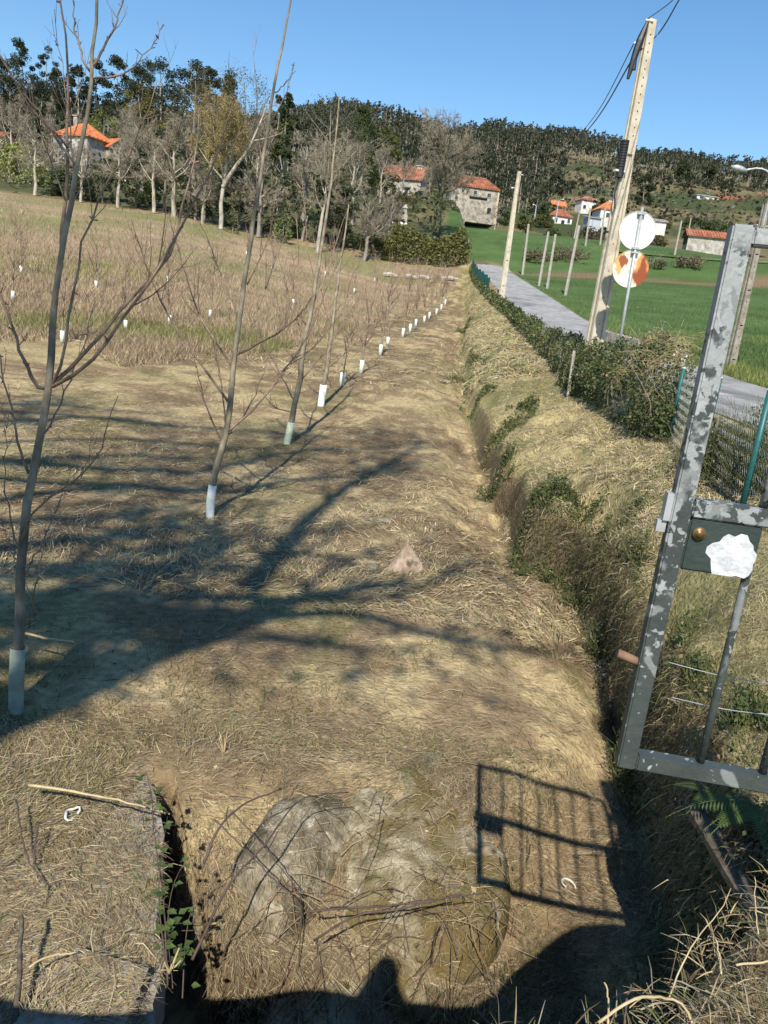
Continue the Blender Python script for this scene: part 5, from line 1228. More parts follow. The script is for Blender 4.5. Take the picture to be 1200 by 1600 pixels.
# generic small sapling and its copies
def sapling_gen(label, base, h, seed, tube_h=.47, tube_r=.075, group='young fruit trees in the near row', rb=.05):
    r = np.random.default_rng(seed)
    T = thing('sapling', label, 'sapling', base, group)
    tr = straight(r, h, (.05 * h, 0), 10, .015); rad = np.linspace(rb, rb * .25, 10)
    o = grow(r, tr, rad, [dict(n=13, t0=.24, t1=.92, ang=36, ratio=.5, up=.12, rr=.55, N=6, wig=.06, sides=4, rmin=.013), dict(n=7, t0=.15, ang=34, ratio=.5, up=.16, rr=.7, N=4, wig=.08, sides=3, rmin=.009)])
    tree_mesh(o, 0, 1).build('trunk', M_sap, T, True, local=True)
    P, Rr, s = o[1]
    for j in range(len(P)):
        g = G(); g.add(*tubes(P[j], Rr[j], 4)); g.add(*tubes(o[2][0][j * 7:(j + 1) * 7], o[2][1][j * 7:(j + 1) * 7], 3)); g.build('branch', M_sapbr, T, local=True)
    g = G(); g.tube([(0, 0, -.02), (0.005, 0, tube_h * .5), (.012, 0, tube_h)], tube_r, 12); g.build('guard_tube', M_tube, T, True, local=True)
    return T
row = [(563.5, 586, 28, 3.6, .50), (593.5, 557.5, 34, 3.5, .5), (605.5, 540, 38, 3.0, .45), (628.6, 529, 41, 3.6, .42), (640, 520.6, 45, 3.8, .45), (649, 512, 49, 3.9, .45), (662.5, 505, 53, 3.6, .40), (670, 499, 57, 3.7, .40), (681, 494.5, 61, 3.6, .45), (689, 486, 66, 3.9, .40), (695, 479.5, 72, 4.2, .45)]
ordn = ['fifth', 'sixth', 'seventh', 'eighth', 'ninth', 'tenth', 'eleventh', 'twelfth', 'thirteenth', 'fourteenth', 'last']
protos = []
for i, (px, py, z, h, th_) in enumerate(row):
    b = at(px, py, z); b[2] = gz(b[0], b[1]); lab = '%s sapling of the near row counting the guards away from the viewer' % ordn[i]
    if i < 2: protos.append(sapling_gen(lab, b, h, 420 + i, th_, .085))
    else: dup(protos[i % 2], b, i * 1.7, (1.0, 1.0, h / 3.6), lab)
b = at(533.5, 604, 25.5); b[2] = gz(b[0], b[1])
sm = sapling_gen('short young whip in a white guard between the fourth and fifth saplings', b, 2.1, 430, .45, .09, rb=.028)
GFI = 'small saplings with guards out in the tall grass'
for i, (px, py, z, lab) in enumerate([(97, 536, 33, 'small guarded tree in tall grass behind the stems of the nearest sapling'), (196, 517, 35, 'small guarded tree in tall grass right of the nearest sapling'), (265, 508, 37, 'small guarded tree in tall grass left of the second sapling'),
        (328, 498, 38, 'small guarded tree in tall grass seen through the second sapling'), (150, 452, 50, 'thin guarded tree further up the grass behind the nearest sapling'), (33, 428, 56, 'thin guarded tree high in the grass near the left edge'), (20, 470, 46, 'thin guarded tree lower down near the left edge'),
        (262, 442, 52, 'thin guarded tree up the slope left of the second sapling'), (458, 478, 42, 'thin guarded tree in grass behind the third sapling'), (553, 458, 56, 'thin guarded tree in grass right of the fourth sapling'), (508, 430, 64, 'thin guarded tree far up the grass above the fourth sapling'),
        (425, 425, 62, 'thin guarded tree far up the grass right of the second sapling'), (385, 400, 74, 'tiny guarded tree near the top of the field under the plane tree'), (585, 440, 72, 'tiny guarded tree near the cut logs')]):
    p = hit(px, py, 20, 120); dup(protos[i % 2], p, i * 2.1, (.9, .9, .85), lab, GFI)

# ------------------------------------------------------------------ ivy hedge grown over the far part of the fence
hedge = thing('ivy_hedge', 'ivy covered fence bushy at the near end and thin along the lane', 'hedge', (4.9, 16, gz(4.9, 16)))
r = np.random.default_rng(500)
def hedge_layer(n, y0, y1, size, p=1.6):
    y = y0 + (y1 - y0) * r.random(n) ** p
    hgt = np.interp(y, [13.0, 13.9, 16, 20, 24, 30, 42, 70, 100], [.9, 1.35, 1.45, 1.4, 1.25, 1.1, .95, .85, .85]) * (1 + .20 * fbm(y * .8, y * 0, 3, 81)); wd = np.interp(y, [13.0, 14, 17, 20, 24, 30, 100], [.28, .50, .46, .38, .32, .26, .24]) * (1 + .5 * fbm(y * 1.1, y * 0 + 9, 3, 82))
    u = r.random(n); a = r.uniform(0, math.pi * 2, n); rho = r.uniform(.55, 1.05, n)
    clump = fbm(y * 2.2, u * 3, 3, 83)
    prof_ = np.sqrt(np.clip(1 - (2 * u - .95) ** 2, .15, 1))
    x = np.interp(y, YG, fx) + np.cos(a) * wd * rho * prof_ * (1 + .7 * clump)
    yy_ = y + np.sin(a) * .1
    z = H(x, yy_) - .05 + u * hgt * (1 + .25 * clump)
    kp = clump > -.26 + .42 * r.random(n)
    C = np.c_[x, yy_, z][kp]; n2 = len(C)
    V, F = cards(C, size * r.uniform(.6, 1.35, n2), r, .1, .8)
    pal = np.array([[.055, .075, .026], [.08, .105, .034], [.095, .125, .042], [.16, .15, .06], [.24, .19, .10]])
    c = pal[r.choice(5, n2, p=[.30, .30, .24, .11, .05])] * r.uniform(.7, 1.3, (n2, 1))
    return V, F, np.repeat(c, 4, 0)
for a in ((32000, 13.0, 23, .060, 1.0), (15000, 22, 48, .085, 1.3), (8000, 42, 104, .15, 1.2)):
    V, F, c = hedge_layer(*a); o = mk('leaves', V, F, M_leaf, hedge, c); o['kind'] = 'stuff'
g = G()
for k in range(80):
    y = 13.3 + 20 * r.random() ** 1.4; x = np.interp(y, YG, fx) + r.normal() * .18; z = gz(x, y)
    g.tube(resample([(x, y, z - .05), (x + r.normal() * .12, y + r.normal() * .15, z + .6), (x + r.normal() * .3, y + r.normal() * .3, z + 1.3 * r.uniform(.7, 1.15))], 5), [.009, .008, .006, .004, .003], 4, False)
g.build('stems', M_twig, hedge)['kind'] = 'stuff'
n = 300; y = r.uniform(13.2, 15.8, n); x = np.interp(y, YG, fx) + r.normal(size=n) * .35; z = H(x, y) + r.uniform(1.0, 1.6, n)
d = r.normal(size=(n, 3)) * [.10, .10, .07]; P = np.stack([np.c_[x, y, z], np.c_[x, y, z] + d + [0, 0, .03], np.c_[x, y, z] + d * 2 + [0, 0, -.04]], 1)
V, F = tubes(P, np.full((n, 3), .0035), 3); mk('dry_stems', V, F, M_straw, hedge, np.array([.36, .28, .15]) * np.ones((len(V), 1)))['kind'] = 'stuff'

# ------------------------------------------------------------------ weeds on the bank
GW_ = 'green weeds left standing on the bank'
def weed(lab, px, py, z, w_, h, n, sz, col=(.07, .095, .03), seed=0, lift=0):
    p = hit(px, py, z * .6, z * 1.6) if z else hit(px, py); p[2] += lift
    T = thing('weed_clump', lab, 'weeds', p, GW_); r = np.random.default_rng(600 + seed)
    cl = r.normal(size=(12, 2)) * w_ * .32; ci = r.integers(0, 12, n)
    xy = p[:2] + cl[ci] + r.normal(size=(n, 2)) * w_ * .12; z_ = H(xy[:, 0], xy[:, 1]) + h * r.random(n) ** .8 * r.uniform(.3, 1, 12)[ci] + lift
    V, F = cards(np.c_[xy, z_], sz * r.uniform(.5, 1.4, n), r, .1, .5)
    c = np.array(col) * r.uniform(.55, 1.6, (n, 1)); c[r.random(n) < .12] = [.26, .22, .10]
    mk('leaves', V, F, M_leaf, T, np.repeat(c, 4, 0))['kind'] = 'stuff'
    m = n // 6; i = r.integers(0, 12, m); b = np.c_[p[:2] + cl[i] + r.normal(size=(m, 2)) * w_ * .1, np.zeros(m)]; b[:, 2] = H(b[:, 0], b[:, 1]) + lift
    t = b + np.c_[r.normal(size=(m, 2)) * h * .35, h * r.uniform(.5, 1.1, m)]
    V, F = tubes(np.stack([b, (b + t) / 2 + r.normal(size=(m, 3)) * .02, t], 1), np.tile([.004, .003, .0015], (m, 1)), 3)
    mk('stems', V, F, M_blade, T, np.array([.12, .13, .05]) * np.ones((len(V), 1)))['kind'] = 'stuff'
for a in (('dark leafy weeds at the top of the nearest bank hollow', 890, 785, 9, .55, .28, 900, .055, (.05, .075, .024)), ('leafy weeds hanging left of the bank hollow', 835, 790, 10, .5, .25, 800, .055, (.085, .105, .035)),
          ('green weeds below the bank hollow by the ditch', 862, 862, 9, .4, .25, 600, .05, (.075, .10, .032)), ('green tuft on the bank edge above the ditch bend', 800, 668, 15, .6, .3, 700, .07, (.09, .115, .035)),
          ('small green tuft further along the bank edge', 760, 612, 22, .7, .3, 500, .09, (.075, .10, .032)), ('green weeds on the ditch side below the tuft', 775, 690, 16, .5, .3, 500, .07, (.10, .11, .04)),
          ('dark weeds on the bank face left of the gate stile', 935, 880, 8, .45, .35, 800, .045, (.06, .07, .028)), ('dark weeds and roots beside the stop pin', 952, 985, 7, .5, .4, 900, .042, (.06, .07, .028)),
          ('green weeds on the bank face behind the bottom rail', 1015, 1130, 4.5, .35, .3, 900, .032, (.08, .105, .033)), ('leafy weeds between the first two gate rods', 1060, 1080, 4.2, .38, .25, 900, .034, (.07, .10, .032)),
          ('clump of green leaves behind the second gate rod', 1160, 1130, 3.8, .35, .2, 700, .032, (.06, .095, .03)), ('weedy bushes at the foot of the chain link fence', 1135, 735, 9, 1.0, .8, 3000, .06, (.05, .065, .026)),
          ('weedy bushes at the right edge below the fence', 1200, 760, 7.5, .7, .8, 2200, .055, (.05, .065, .026)), ('small ivy clump hanging on the bank edge left of the granite post', 818, 640, 17, .5, .3, 600, .07, (.06, .085, .028)), ('low green weeds in the ditch before the first step', 742, 640, 21, .6, .25, 600, .08, (.09, .115, .04)),
          ('dark ivy hanging over the bank step below the ditch bend', 780, 740, 14, .4, .35, 800, .055, (.05, .07, .024)), ('green clump far up the bank edge', 737, 565, 31, .8, .35, 500, .10, (.09, .11, .04)),
          ('small far clump at the ditch near the orchard end', 724, 520, 46, .9, .4, 400, .13, (.08, .10, .038)), ('pale grass clump in the ditch beside the flat pale stone', 722, 596, 26, .7, .3, 600, .08, (.17, .17, .07)),
          ('weeds under the overhang right of the ditch bend', 815, 835, 10.5, .35, .3, 800, .05, (.055, .08, .026)), ('light leafy plant under the gate corner', 985, 1225, 5.0, .25, .25, 350, .04, (.12, .15, .05))):
    weed(*a, seed=int(a[1]))
# grass fringe and ferns on the near end of the bank
def fern(lab, px, py, z, L, n, seed, dz=0):
    p = at(px, py, z); T = thing('fern', lab, 'fern', p, 'ferns hanging over the dark ditch'); r = np.random.default_rng(seed)
    for k in range(n):
        a = -math.pi / 2 + r.normal() * 1.0; u = np.linspace(0, 1, 26); l = L * r.uniform(.7, 1.1)
        C = p + np.stack([np.cos(a) * l * u, np.sin(a) * l * u * .8, l * (.38 * u - .62 * u * u)], 1)
        t = np.gradient(C, axis=0); t /= np.linalg.norm(t, axis=1, keepdims=True); s = np.cross(t, [0, 0, 1]); s /= np.linalg.norm(s, axis=1, keepdims=True)
        g = G(); g.tube(C, np.linspace(.0025, .001, 26), 4)
        wl = l * .20 * np.sin(np.clip(u * 1.1 + .12, 0, 1) * math.pi) ** .8 * (1 - .5 * u) + .004
        for sg in (-1, 1):
            A = C[1:]; tip = A + s[1:] * sg * wl[1:, None] + t[1:] * wl[1:, None] * .45 - np.array([0, 0, 1]) * wl[1:, None] * .2
            hw = t[1:] * (l / 25 * .30); mid = (A + tip) / 2
            V = np.stack([A - hw * .6, mid - hw, tip, mid + hw], 1).reshape(-1, 3); g.add(V, np.arange(len(V)).reshape(-1, 4))
        col = np.array([.07, .11, .03]) if r.random() < .75 else np.array([.22, .17, .06])
        o = g.build('frond', M_leaf, T, tint=False); a_ = o.data.attributes.new('tint', 'FLOAT_COLOR', 'POINT'); a_.data.foreach_set('color', np.tile(np.r_[col, 1], len(o.data.vertices)).astype(np.float32))
fern('fern with arching fronds at the right edge under the gate', 1190, 1262, 3.6, .42, 11, 701)
fern('bright bracken fern below the bottom gate rail', 1120, 1240, 3.9, .30, 9, 702)
fern('small bluish fern low in the dark ditch', 1055, 1450, 4.3, .32, 6, 703)

# ------------------------------------------------------------------ straw, grass, twigs
near_objs = [o for o in COL.objects if o.type == 'MESH' and o.name.split('.')[0] in ('boulder', 'culvert_slab', 'curb_block', 'rock', 'ground')]
bv, bf, brk = [], [], []
for o in near_objs:
    me = o.data; V = np.zeros(len(me.vertices) * 3, np.float32); me.vertices.foreach_get('co', V); V = V.reshape(-1, 3)
    Mx = np.array(Matrix.LocRotScale(o.location, o.rotation_euler, o.scale)); V = V @ Mx[:3, :3].T + Mx[:3, 3]
    Lp = np.zeros(len(me.loops), np.int32); me.loops.foreach_get('vertex_index', Lp); st = np.zeros(len(me.polygons), np.int32); me.polygons.foreach_get('loop_start', st); tt = np.zeros(len(me.polygons), np.int32); me.polygons.foreach_get('loop_total', tt)
    n0 = len(bv)
    ok = V[Lp[st], 1] < 7.0
    brk.extend([o.name.startswith('boulder')] * int(ok.sum())); bv.extend(V.tolist()); bf.extend([[int(q) + n0 for q in Lp[s:s + t]] for s, t in zip(st[ok], tt[ok])])
BV = BVHTree.FromPolygons(bv, bf)
def HB(x, y, bare=False):
    z = H(x, y)
    for i in np.nonzero(y < 5.6)[0]:
        q = BV.ray_cast(Vector((x[i], y[i], EYE - 2.2 if x[i] < 1.3 else EYE - 1.0)), Vector((0, 0, -1)))
        if q[0] is not None: z[i] = q[0][2] if not (bare and brk[q[2]] and (i * 7919 % 100) > 22) else EYE - 9
    return z
def blades(n, y0, y1, L, w_, pal, prob, seed, pw=2.0, xr=(-.62, .66), up=.18, dens=None, mask=None, lay=.6, curl=.35, col_by=None):
    r = np.random.default_rng(seed)
    # density falling with distance so that the picture is evenly covered
    u = r.random(n); y = 1 / (1 / y0 + (1 / y1 - 1 / y0) * u) if pw == 2 else y0 * (y1 / y0) ** u
    a = r.uniform(*xr, n); x = a * (y + .6)
    nb_ = n // 4; i_ = r.choice(n, nb_, replace=False); e0 = np.interp(y[i_], YG, NX[4]); e1 = np.interp(y[i_], YG, NX[7]); x[i_] = e0 + (e1 - e0) * r.uniform(-.05, 1.0, nb_)   # the bank is thicker with it
    kp = np.ones(n, bool)
    if mask is not None: kp &= mask(x, y, r)
    x, y = x[kp], y[kp]; n = len(x)
    z = HB(x, y, True)
    kp = z > EYE - 4.05; x, y, z = x[kp], y[kp], z[kp]; n = len(x)
    ang = 2.2 * fbm(x * .55, y * .55, 3, 90) * 3 + r.normal(size=n) * lay + .2
    l = r.uniform(*L, n) * r.uniform(.6, 1.3, n); w2 = r.uniform(*w_, n) * .5
    d = np.c_[np.cos(ang), np.sin(ang), np.abs(r.normal(size=n)) * up]
    s = np.c_[-np.sin(ang), np.cos(ang), r.normal(size=n) * .5]; s /= np.linalg.norm(s, axis=1, keepdims=True)
    p0 = np.c_[x, y, z + .004 + np.abs(r.normal(size=n)) * .010]
    cv = (r.normal(size=n) * curl * .3)[:, None] * s
    p1 = p0 + (d + cv) * (l * .5)[:, None]; p2 = p0 + d * l[:, None] - np.c_[np.zeros((n, 2)), l * up * .7]
    nx5 = np.interp(y, YG, NX[4]); nx7 = np.interp(y, YG, NX[7]); onb = (x > nx5 - .15) & (x < nx7 + .3); far_ = (y > 5.6) | onb
    th = np.where(onb, ang + r.normal(size=n) * 1.1, ang); e_ = .04
    gx = (H(x + e_, y) - H(x - e_, y)) / (2 * e_); gy = (H(x, y + e_) - H(x, y - e_)) / (2 * e_)
    tv = np.c_[np.cos(th), np.sin(th), gx * np.cos(th) + gy * np.sin(th)]; tv /= np.linalg.norm(tv, axis=1, keepdims=True)
    nv = np.c_[-gx, -gy, np.ones(n)]; nv /= np.linalg.norm(nv, axis=1, keepdims=True)
    sv = np.cross(nv, tv) + nv * r.normal(size=(n, 1)) * .4; sv /= np.linalg.norm(sv, axis=1, keepdims=True)
    lift = np.minimum(l, .2) * np.abs(r.normal(size=n)) * .16; lift2 = np.minimum(l, .2) * r.normal(size=n) * .12
    q1 = p0 + tv * (l * .5)[:, None] + nv * lift[:, None] + sv * (l * curl * .3 * r.normal(size=n))[:, None]; q2 = p0 + tv * l[:, None] + nv * np.maximum(lift2, .003)[:, None]
    p1 = np.where(far_[:, None], q1, p1); p2 = np.where(far_[:, None], q2, p2); s = np.where(far_[:, None], sv, s)
    steep = np.hypot(gx, gy); kq = ~(onb & (steep > .9) & (y < 24) & (r.random(n) < .85))
    p0, p1, p2, s, w2, x, y = p0[kq], p1[kq], p2[kq], s[kq], w2[kq], x[kq], y[kq]; n = len(x)
    W = s * w2[:, None]
    V = np.stack([p0 - W, p0 + W, p1 + W * .9, p1 - W * .9, p2 + W * .35, p2 - W * .35], 1).reshape(-1, 3)
    k = np.arange(n)[:, None] * 6
    F = np.vstack([k + [0, 1, 2, 3], k + [3, 2, 4, 5]])
    c = np.array(pal)[r.choice(len(pal), n, p=prob)] if col_by is None else col_by(x, y, r)
    c = c * r.uniform(.65, 1.3, (n, 1))
    return V, F, np.repeat(c, 6, 0)
PAL = [[.52, .43, .25], [.38, .295, .168], [.225, .16, .095], [.31, .27, .195], [.19, .215, .08]]
def c_mown(x, y, r):
    nx, tall, bank, green = zones(x, y); n = len(x)
    pr = np.array(PAL); i = r.choice(5, n, p=[.14, .26, .34, .17, .09]); c = pr[i]
    j = r.choice(5, n, p=[.26, .26, .12, .12, .24]); return np.where(bank[:, None] > .5, pr[j], c)
def m_mown(x, y, r):
    nx, tall, bank, green = zones(x, y)
    nse = fbm(x * .9, y * .9, 4, 24) + .5 * fbm(x * .3, y * .3, 2, 20)
    p = np.clip(.62 + 1.0 * nse + .38 * bank, .28, 1)
    return (r.random(len(x)) < p) & (tall < .5) & (x < nx[8] - .2)
straws = []
for a in ((125000, 2.9, 9.5, (.03, .115), (.0015, .0036), 801, 2), (110000, 7.5, 30, (.08, .23), (.006, .013), 802, 2), (42000, 26, 99, (.20, .45), (.018, .036), 803, 2)):
    straws.append(blades(a[0], a[1], a[2], a[3], a[4], None, None, a[5], a[6], mask=m_mown, col_by=c_mown))
def m_slab(x, y, r):
    gl = -.75 + (y - 2.6) * (-.61 / 1.8); return (x < gl - .05 - .22 * r.random(len(x)) ** 2 * (1 + fbm(x * 3, y * 3, 2, 44)))
straws.append(blades(46000, 2.7, 5.4, (.03, .12), (.0015, .0036), None, None, 805, 1, xr=(-.24, .42), mask=lambda x, y, r: r.random(len(x)) < .9, col_by=c_mown))
straws.append(blades(36000, 2.45, 4.9, (.03, .11), (.0015, .0036), None, None, 804, 1, xr=(-.66, -.20), mask=m_slab, col_by=c_mown))
V = np.vstack([s[0] for s in straws]); off = np.cumsum([0] + [len(s[0]) for s in straws])
o = mk('mown_straw', V, np.vstack([s[1] + off[i] for i, s in enumerate(straws)]), M_straw, None, np.vstack([s[2] for s in straws])); tag(o, 'mown straw and dry clippings lying over the field and bank', 'straw', None, 'stuff')
# short standing grass tufts among the straw
def tufts(n, y0, y1, hgt, wdt, col, seed, mask, xr=(-.62, .66), spread=.25, pw=2, cl=None):
    r = np.random.default_rng(seed); u = r.random(n); y = 1 / (1 / y0 + (1 / y1 - 1 / y0) * u) if pw == 2 else y0 * (y1 / y0) ** u
    x = r.uniform(*xr, n) * (y + .6); kp = mask(x, y, r); x, y = x[kp], y[kp]; n = len(x); z = HB(x, y, True)
    kp = z > EYE - 3.9; x, y, z = x[kp], y[kp], z[kp]; n = len(x)
    h = r.uniform(*hgt, n) * (.45 + .55 * smooth((zones(x, y)[1] - .3) / .7) if xr[1] < .2 else 1); w2 = r.uniform(*wdt, n) * .5; a = r.uniform(0, math.pi * 2, n)
    s = np.c_[np.cos(a), np.sin(a), np.zeros(n)] * w2[:, None]; t = np.c_[r.normal(size=(n, 2)) * spread * h[:, None], h]
    p = np.c_[x, y, z - .01]
    V = np.stack([p - s, p + s, p + t], 1).reshape(-1, 3)
    c = np.array(cl(x, y, r) if cl is not None else np.tile(col, (n, 1))) * r.uniform(.7, 1.35, (n, 1))
    return V, np.arange(3 * n).reshape(-1, 3), np.repeat(c, 3, 0)
def m_tuft(x, y, r):
    nx, tall, bank, green = zones(x, y); nse = fbm(x * 1.3, y * 1.3, 3, 95)
    return (nse > .16 - .18 * bank) & (tall < .5) & (x < nx[8])
V, F, c = tufts(60000, 3.2, 40, (.03, .10), (.004, .010), None, 811, m_tuft, spread=.5, cl=lambda x, y, r: np.array([[.12, .15, .04], [.20, .19, .07], [.30, .25, .12]])[r.integers(0, 3, len(x))])
tag(mk('short_grass', V, F, M_blade, None, c), 'short green and yellow grass standing among the straw', 'grass', None, 'stuff')
def m_tall(x, y, r):
    nx, tall, bank, green = zones(x, y); return (tall > .3)
def c_tall(x, y, r):
    n1 = fbm(x * .5, y * .5, 4, 20); n3 = fbm(x * .10, y * .16, 3, 27); n = len(x)
    base = np.array([[.37, .28, .18], [.44, .36, .22], [.31, .22, .16], [.27, .21, .12]])[r.integers(0, 4, n)]
    g = (n3 + .5 * n1 + .10 * r.normal(size=n) > .10); base[g] = np.array([[.20, .20, .075], [.26, .24, .10]])[r.integers(0, 2, g.sum())]
    return base
V, F, c = tufts(150000, 17, 106, (.16, .50), (.02, .055), None, 812, m_tall, xr=(-.62, .12), spread=.45, cl=c_tall)
tag(mk('tall_dry_grass', V, F, M_blade, None, c), 'tall dry pinkish grass with green patches over the left field', 'grass', None, 'stuff')
def m_green(x, y, r):
    nx, tall, bank, green = zones(x, y); return (green > .3) & (y < 165)
def c_green(x, y, r):
    nx, tall, bank, green = zones(x, y); n = len(x); v = (x < nx[10] + .5)
    n3 = fbm(x * .15, y * .15, 3, 27)
    c = np.array([[.10, .15, .045], [.13, .18, .055], [.075, .12, .035]])[r.integers(0, 3, n)] * (1 + .5 * n3[:, None])
    st_ = (y > 98.5 + 1.5 * n3) & (y < 107 + 4 * n3); c[st_] = np.array([[.20, .155, .095], [.14, .11, .06], [.27, .22, .13], [.10, .105, .04]])[r.integers(0, 4, st_.sum())]
    yl = (n3 > .12) & ~st_; c[yl] *= [1.5, 1.15, 1.1]
    c2 = np.array([[.17, .21, .05], [.24, .22, .09], [.12, .17, .04]])[r.integers(0, 3, n)]; c[v] = c2[v]; return c
V, F, c = tufts(130000, 12, 165, (.10, .30), (.014, .045), None, 813, m_green, xr=(.05, .75), spread=.4, cl=c_green)
tag(mk('meadow_grass', V, F, M_blade, None, c), 'fresh green meadow grass beyond the lane', 'grass', None, 'stuff')
r = np.random.default_rng(816); n = 15000; y = 2.9 + 7.6 * r.random(n) ** 1.25
e4 = np.interp(y, YG, NX[4]) + .0; e5 = np.interp(y, YG, NX[5]); u = r.random(n); x = e4 + (e5 - e4) * u + r.normal(size=n) * .035 - .03
zt = np.interp(y, YG, NZ[5]); zb_ = np.interp(y, YG, NZ[4]); z = zb_ + (zt - zb_) * r.random(n) ** .7 + .04
l = r.uniform(.04, .18, n); p0 = np.c_[x, y, z]; dd = np.c_[-np.abs(r.normal(size=n)) * .45, r.normal(size=n) * .45, -np.abs(r.normal(size=n)) * .8 + .25]
p1 = p0 + dd * l[:, None] * .5 + np.c_[-.02 * r.random(n), np.zeros(n), .02 * r.random(n)]; p2 = p0 + dd * l[:, None] - np.c_[np.zeros((n, 2)), l * .25]
s = r.normal(size=(n, 3)) * [.4, 1, .4]; s /= np.linalg.norm(s, axis=1, keepdims=True); s *= r.uniform(.0012, .0035, n)[:, None]
V = np.stack([p0 - s, p0 + s, p1 + s, p1 - s, p2 + s * .3, p2 - s * .3], 1).reshape(-1, 3); k = np.arange(n)[:, None] * 6
c = np.array([[.13, .095, .06], [.22, .165, .095], [.40, .32, .18], [.10, .12, .04], [.16, .18, .06]])[r.choice(5, n, p=[.32, .24, .14, .18, .12])] * r.uniform(.6, 1.3, (n, 1))
tag(mk('hanging_roots', V, np.vstack([k + [0, 1, 2, 3], k + [3, 2, 4, 5]]), M_straw, None, np.repeat(c, 6, 0)), 'roots and dry growth hanging over the steep near ditch side', 'roots', None, 'stuff')
n = 9000; y = 2.9 + 7.6 * r.random(n) ** 1.2; e4 = np.interp(y, YG, NX[4]); zt = np.interp(y, YG, NZ[5]); zb_ = np.interp(y, YG, NZ[4]); cl_ = fbm(y * 1.6, y * 0 + 2, 3, 97)
u = r.random(n); kp = cl_ + .25 * r.normal(size=n) > -.02; y, e4, zt, zb_, u = y[kp], e4[kp], zt[kp], zb_[kp], u[kp]; n = len(y)
C = np.c_[e4 + .08 * u + r.normal(size=n) * .06 - .03, y, zb_ + (zt - zb_ + .12) * u]
V, F = cards(C, r.uniform(.018, .05, n), r, .1, .6); c = np.array([[.055, .075, .024], [.085, .105, .035], [.14, .15, .055], [.15, .11, .065]])[r.choice(4, n, p=[.36, .3, .16, .18])] * r.uniform(.6, 1.3, (n, 1))
tag(mk('ditch_leaves', V, F, M_leaf, None, np.repeat(c, 4, 0)), 'small green leaves growing on the steep near ditch side', 'weeds', None, 'stuff')
# fringe of grass at the foot of the ivy, and on the near bank lip
def m_lip(x, y, r):
    nx, *_ = zones(x, y); return (np.abs(x - nx[5]) < .25 + .1 * r.random(len(x))) & (r.random(len(x)) < np.clip((y - 5) / 8, .18, .8))
V, F, c = tufts(34000, 2.9, 26, (.05, .16), (.004, .009), None, 814, m_lip, xr=(.05, .62), spread=.7, cl=lambda x, y, r: np.array([[.10, .13, .04], [.20, .18, .07], [.34, .27, .13], [.16, .11, .06]])[r.integers(0, 4, len(x))])
tag(mk('bank_grass', V, F, M_blade, None, c), 'rough grass hanging over the lip of the bank', 'grass', None, 'stuff')
# twigs
r = np.random.default_rng(820); n = 2200; y = 1 / (1 / 2.7 + (1 / 16 - 1 / 2.7) * r.random(n)); x = r.uniform(-.6, .5, n) * (y + .4); z = HB(x, y); kp = (z > EYE - 4.05); x, y, z = x[kp], y[kp], z[kp]; n = len(x)
a = r.uniform(0, 6.28, n); l = r.uniform(.05, .26, n); d = np.c_[np.cos(a), np.sin(a), r.normal(size=n) * .05]
p = np.c_[x, y, z + .015]; P = np.stack([p, p + d * l[:, None] * .5 + r.normal(size=(n, 3)) * .012, p + d * l[:, None]], 1)
V, F = tubes(P, np.repeat(r.uniform(.001, .0032, (n, 1)), 3, 1), 4)
c = np.array([[.07, .05, .035], [.13, .095, .065], [.33, .26, .16], [.42, .35, .23]])[r.integers(0, 4, n)] * r.uniform(.7, 1.2, (n, 1))
tag(mk('twig_litter', V, F, M_straw, None, np.repeat(c, 12, 0)), 'loose twigs and bits of stalk scattered on the ground', 'twigs', None, 'stuff')
# dry leaves
n = 1500; y = 1 / (1 / 2.4 + (1 / 12 - 1 / 2.4) * r.random(n)); x = r.uniform(-.6, .5, n) * (y + .4); z = HB(x, y); kp = (z > EYE - 4.05); C = np.c_[x, y, z + .012][kp]
V, F = cards(C, r.uniform(.02, .05, len(C)), r, .75, .6); c = np.array([[.26, .16, .09], [.38, .28, .18], [.16, .10, .06], [.33, .27, .18]])[r.integers(0, 4, len(C))]
tag(mk('dry_leaves', V, F, M_straw, None, np.repeat(c, 4, 0)), 'dry leaves scattered through the straw', 'leaves', None, 'stuff')
# brush on the ledge under the viewer, and dead roots over the stones
r = np.random.default_rng(830)
def ledge_blades(n, x0, x1, y0, y1, L, w_, seed, zoff=0.0, up=.5):
    r = np.random.default_rng(seed); x = r.uniform(x0, x1, n); y = r.uniform(y0, y1, n)
    lyv = np.interp(x, lx, ly); kp = y < lyv + .05; x, y = x[kp], y[kp]; n = len(x); z = np.full(n, LZ) + r.random(n) * .05 + zoff
    a = r.uniform(0, 6.28, n); l = r.uniform(*L, n); d = np.c_[np.cos(a), np.sin(a), np.abs(r.normal(size=n)) * up]; s = np.c_[-np.sin(a), np.cos(a), r.normal(size=n) * .6]; s /= np.linalg.norm(s, axis=1, keepdims=True); s *= r.uniform(*w_, n)[:, None] * .5
    p0 = np.c_[x, y, z]; p1 = p0 + d * l[:, None] * .5; p2 = p0 + d * l[:, None] - np.c_[np.zeros((n, 2)), l * .2]
    V = np.stack([p0 - s, p0 + s, p1 + s, p1 - s, p2 + s * .3, p2 - s * .3], 1).reshape(-1, 3); k = np.arange(n)[:, None] * 6
    c = np.array([[.42, .33, .18], [.26, .19, .10], [.14, .10, .06], [.32, .28, .2], [.12, .14, .05]])[r.integers(0, 5, n)] * r.uniform(.6, 1.2, (n, 1))
    return V, np.vstack([k + [0, 1, 2, 3], k + [3, 2, 4, 5]]), np.repeat(c, 6, 0)
V, F, c = ledge_blades(9000, .35, 2.2, .95, 1.98, (.02, .11), (.0012, .0035), 831, up=.28)
tag(mk('ledge_brush', V, F, M_straw, None, c), 'dry brush and stalks on the ledge at the bottom right', 'brush', None, 'stuff')
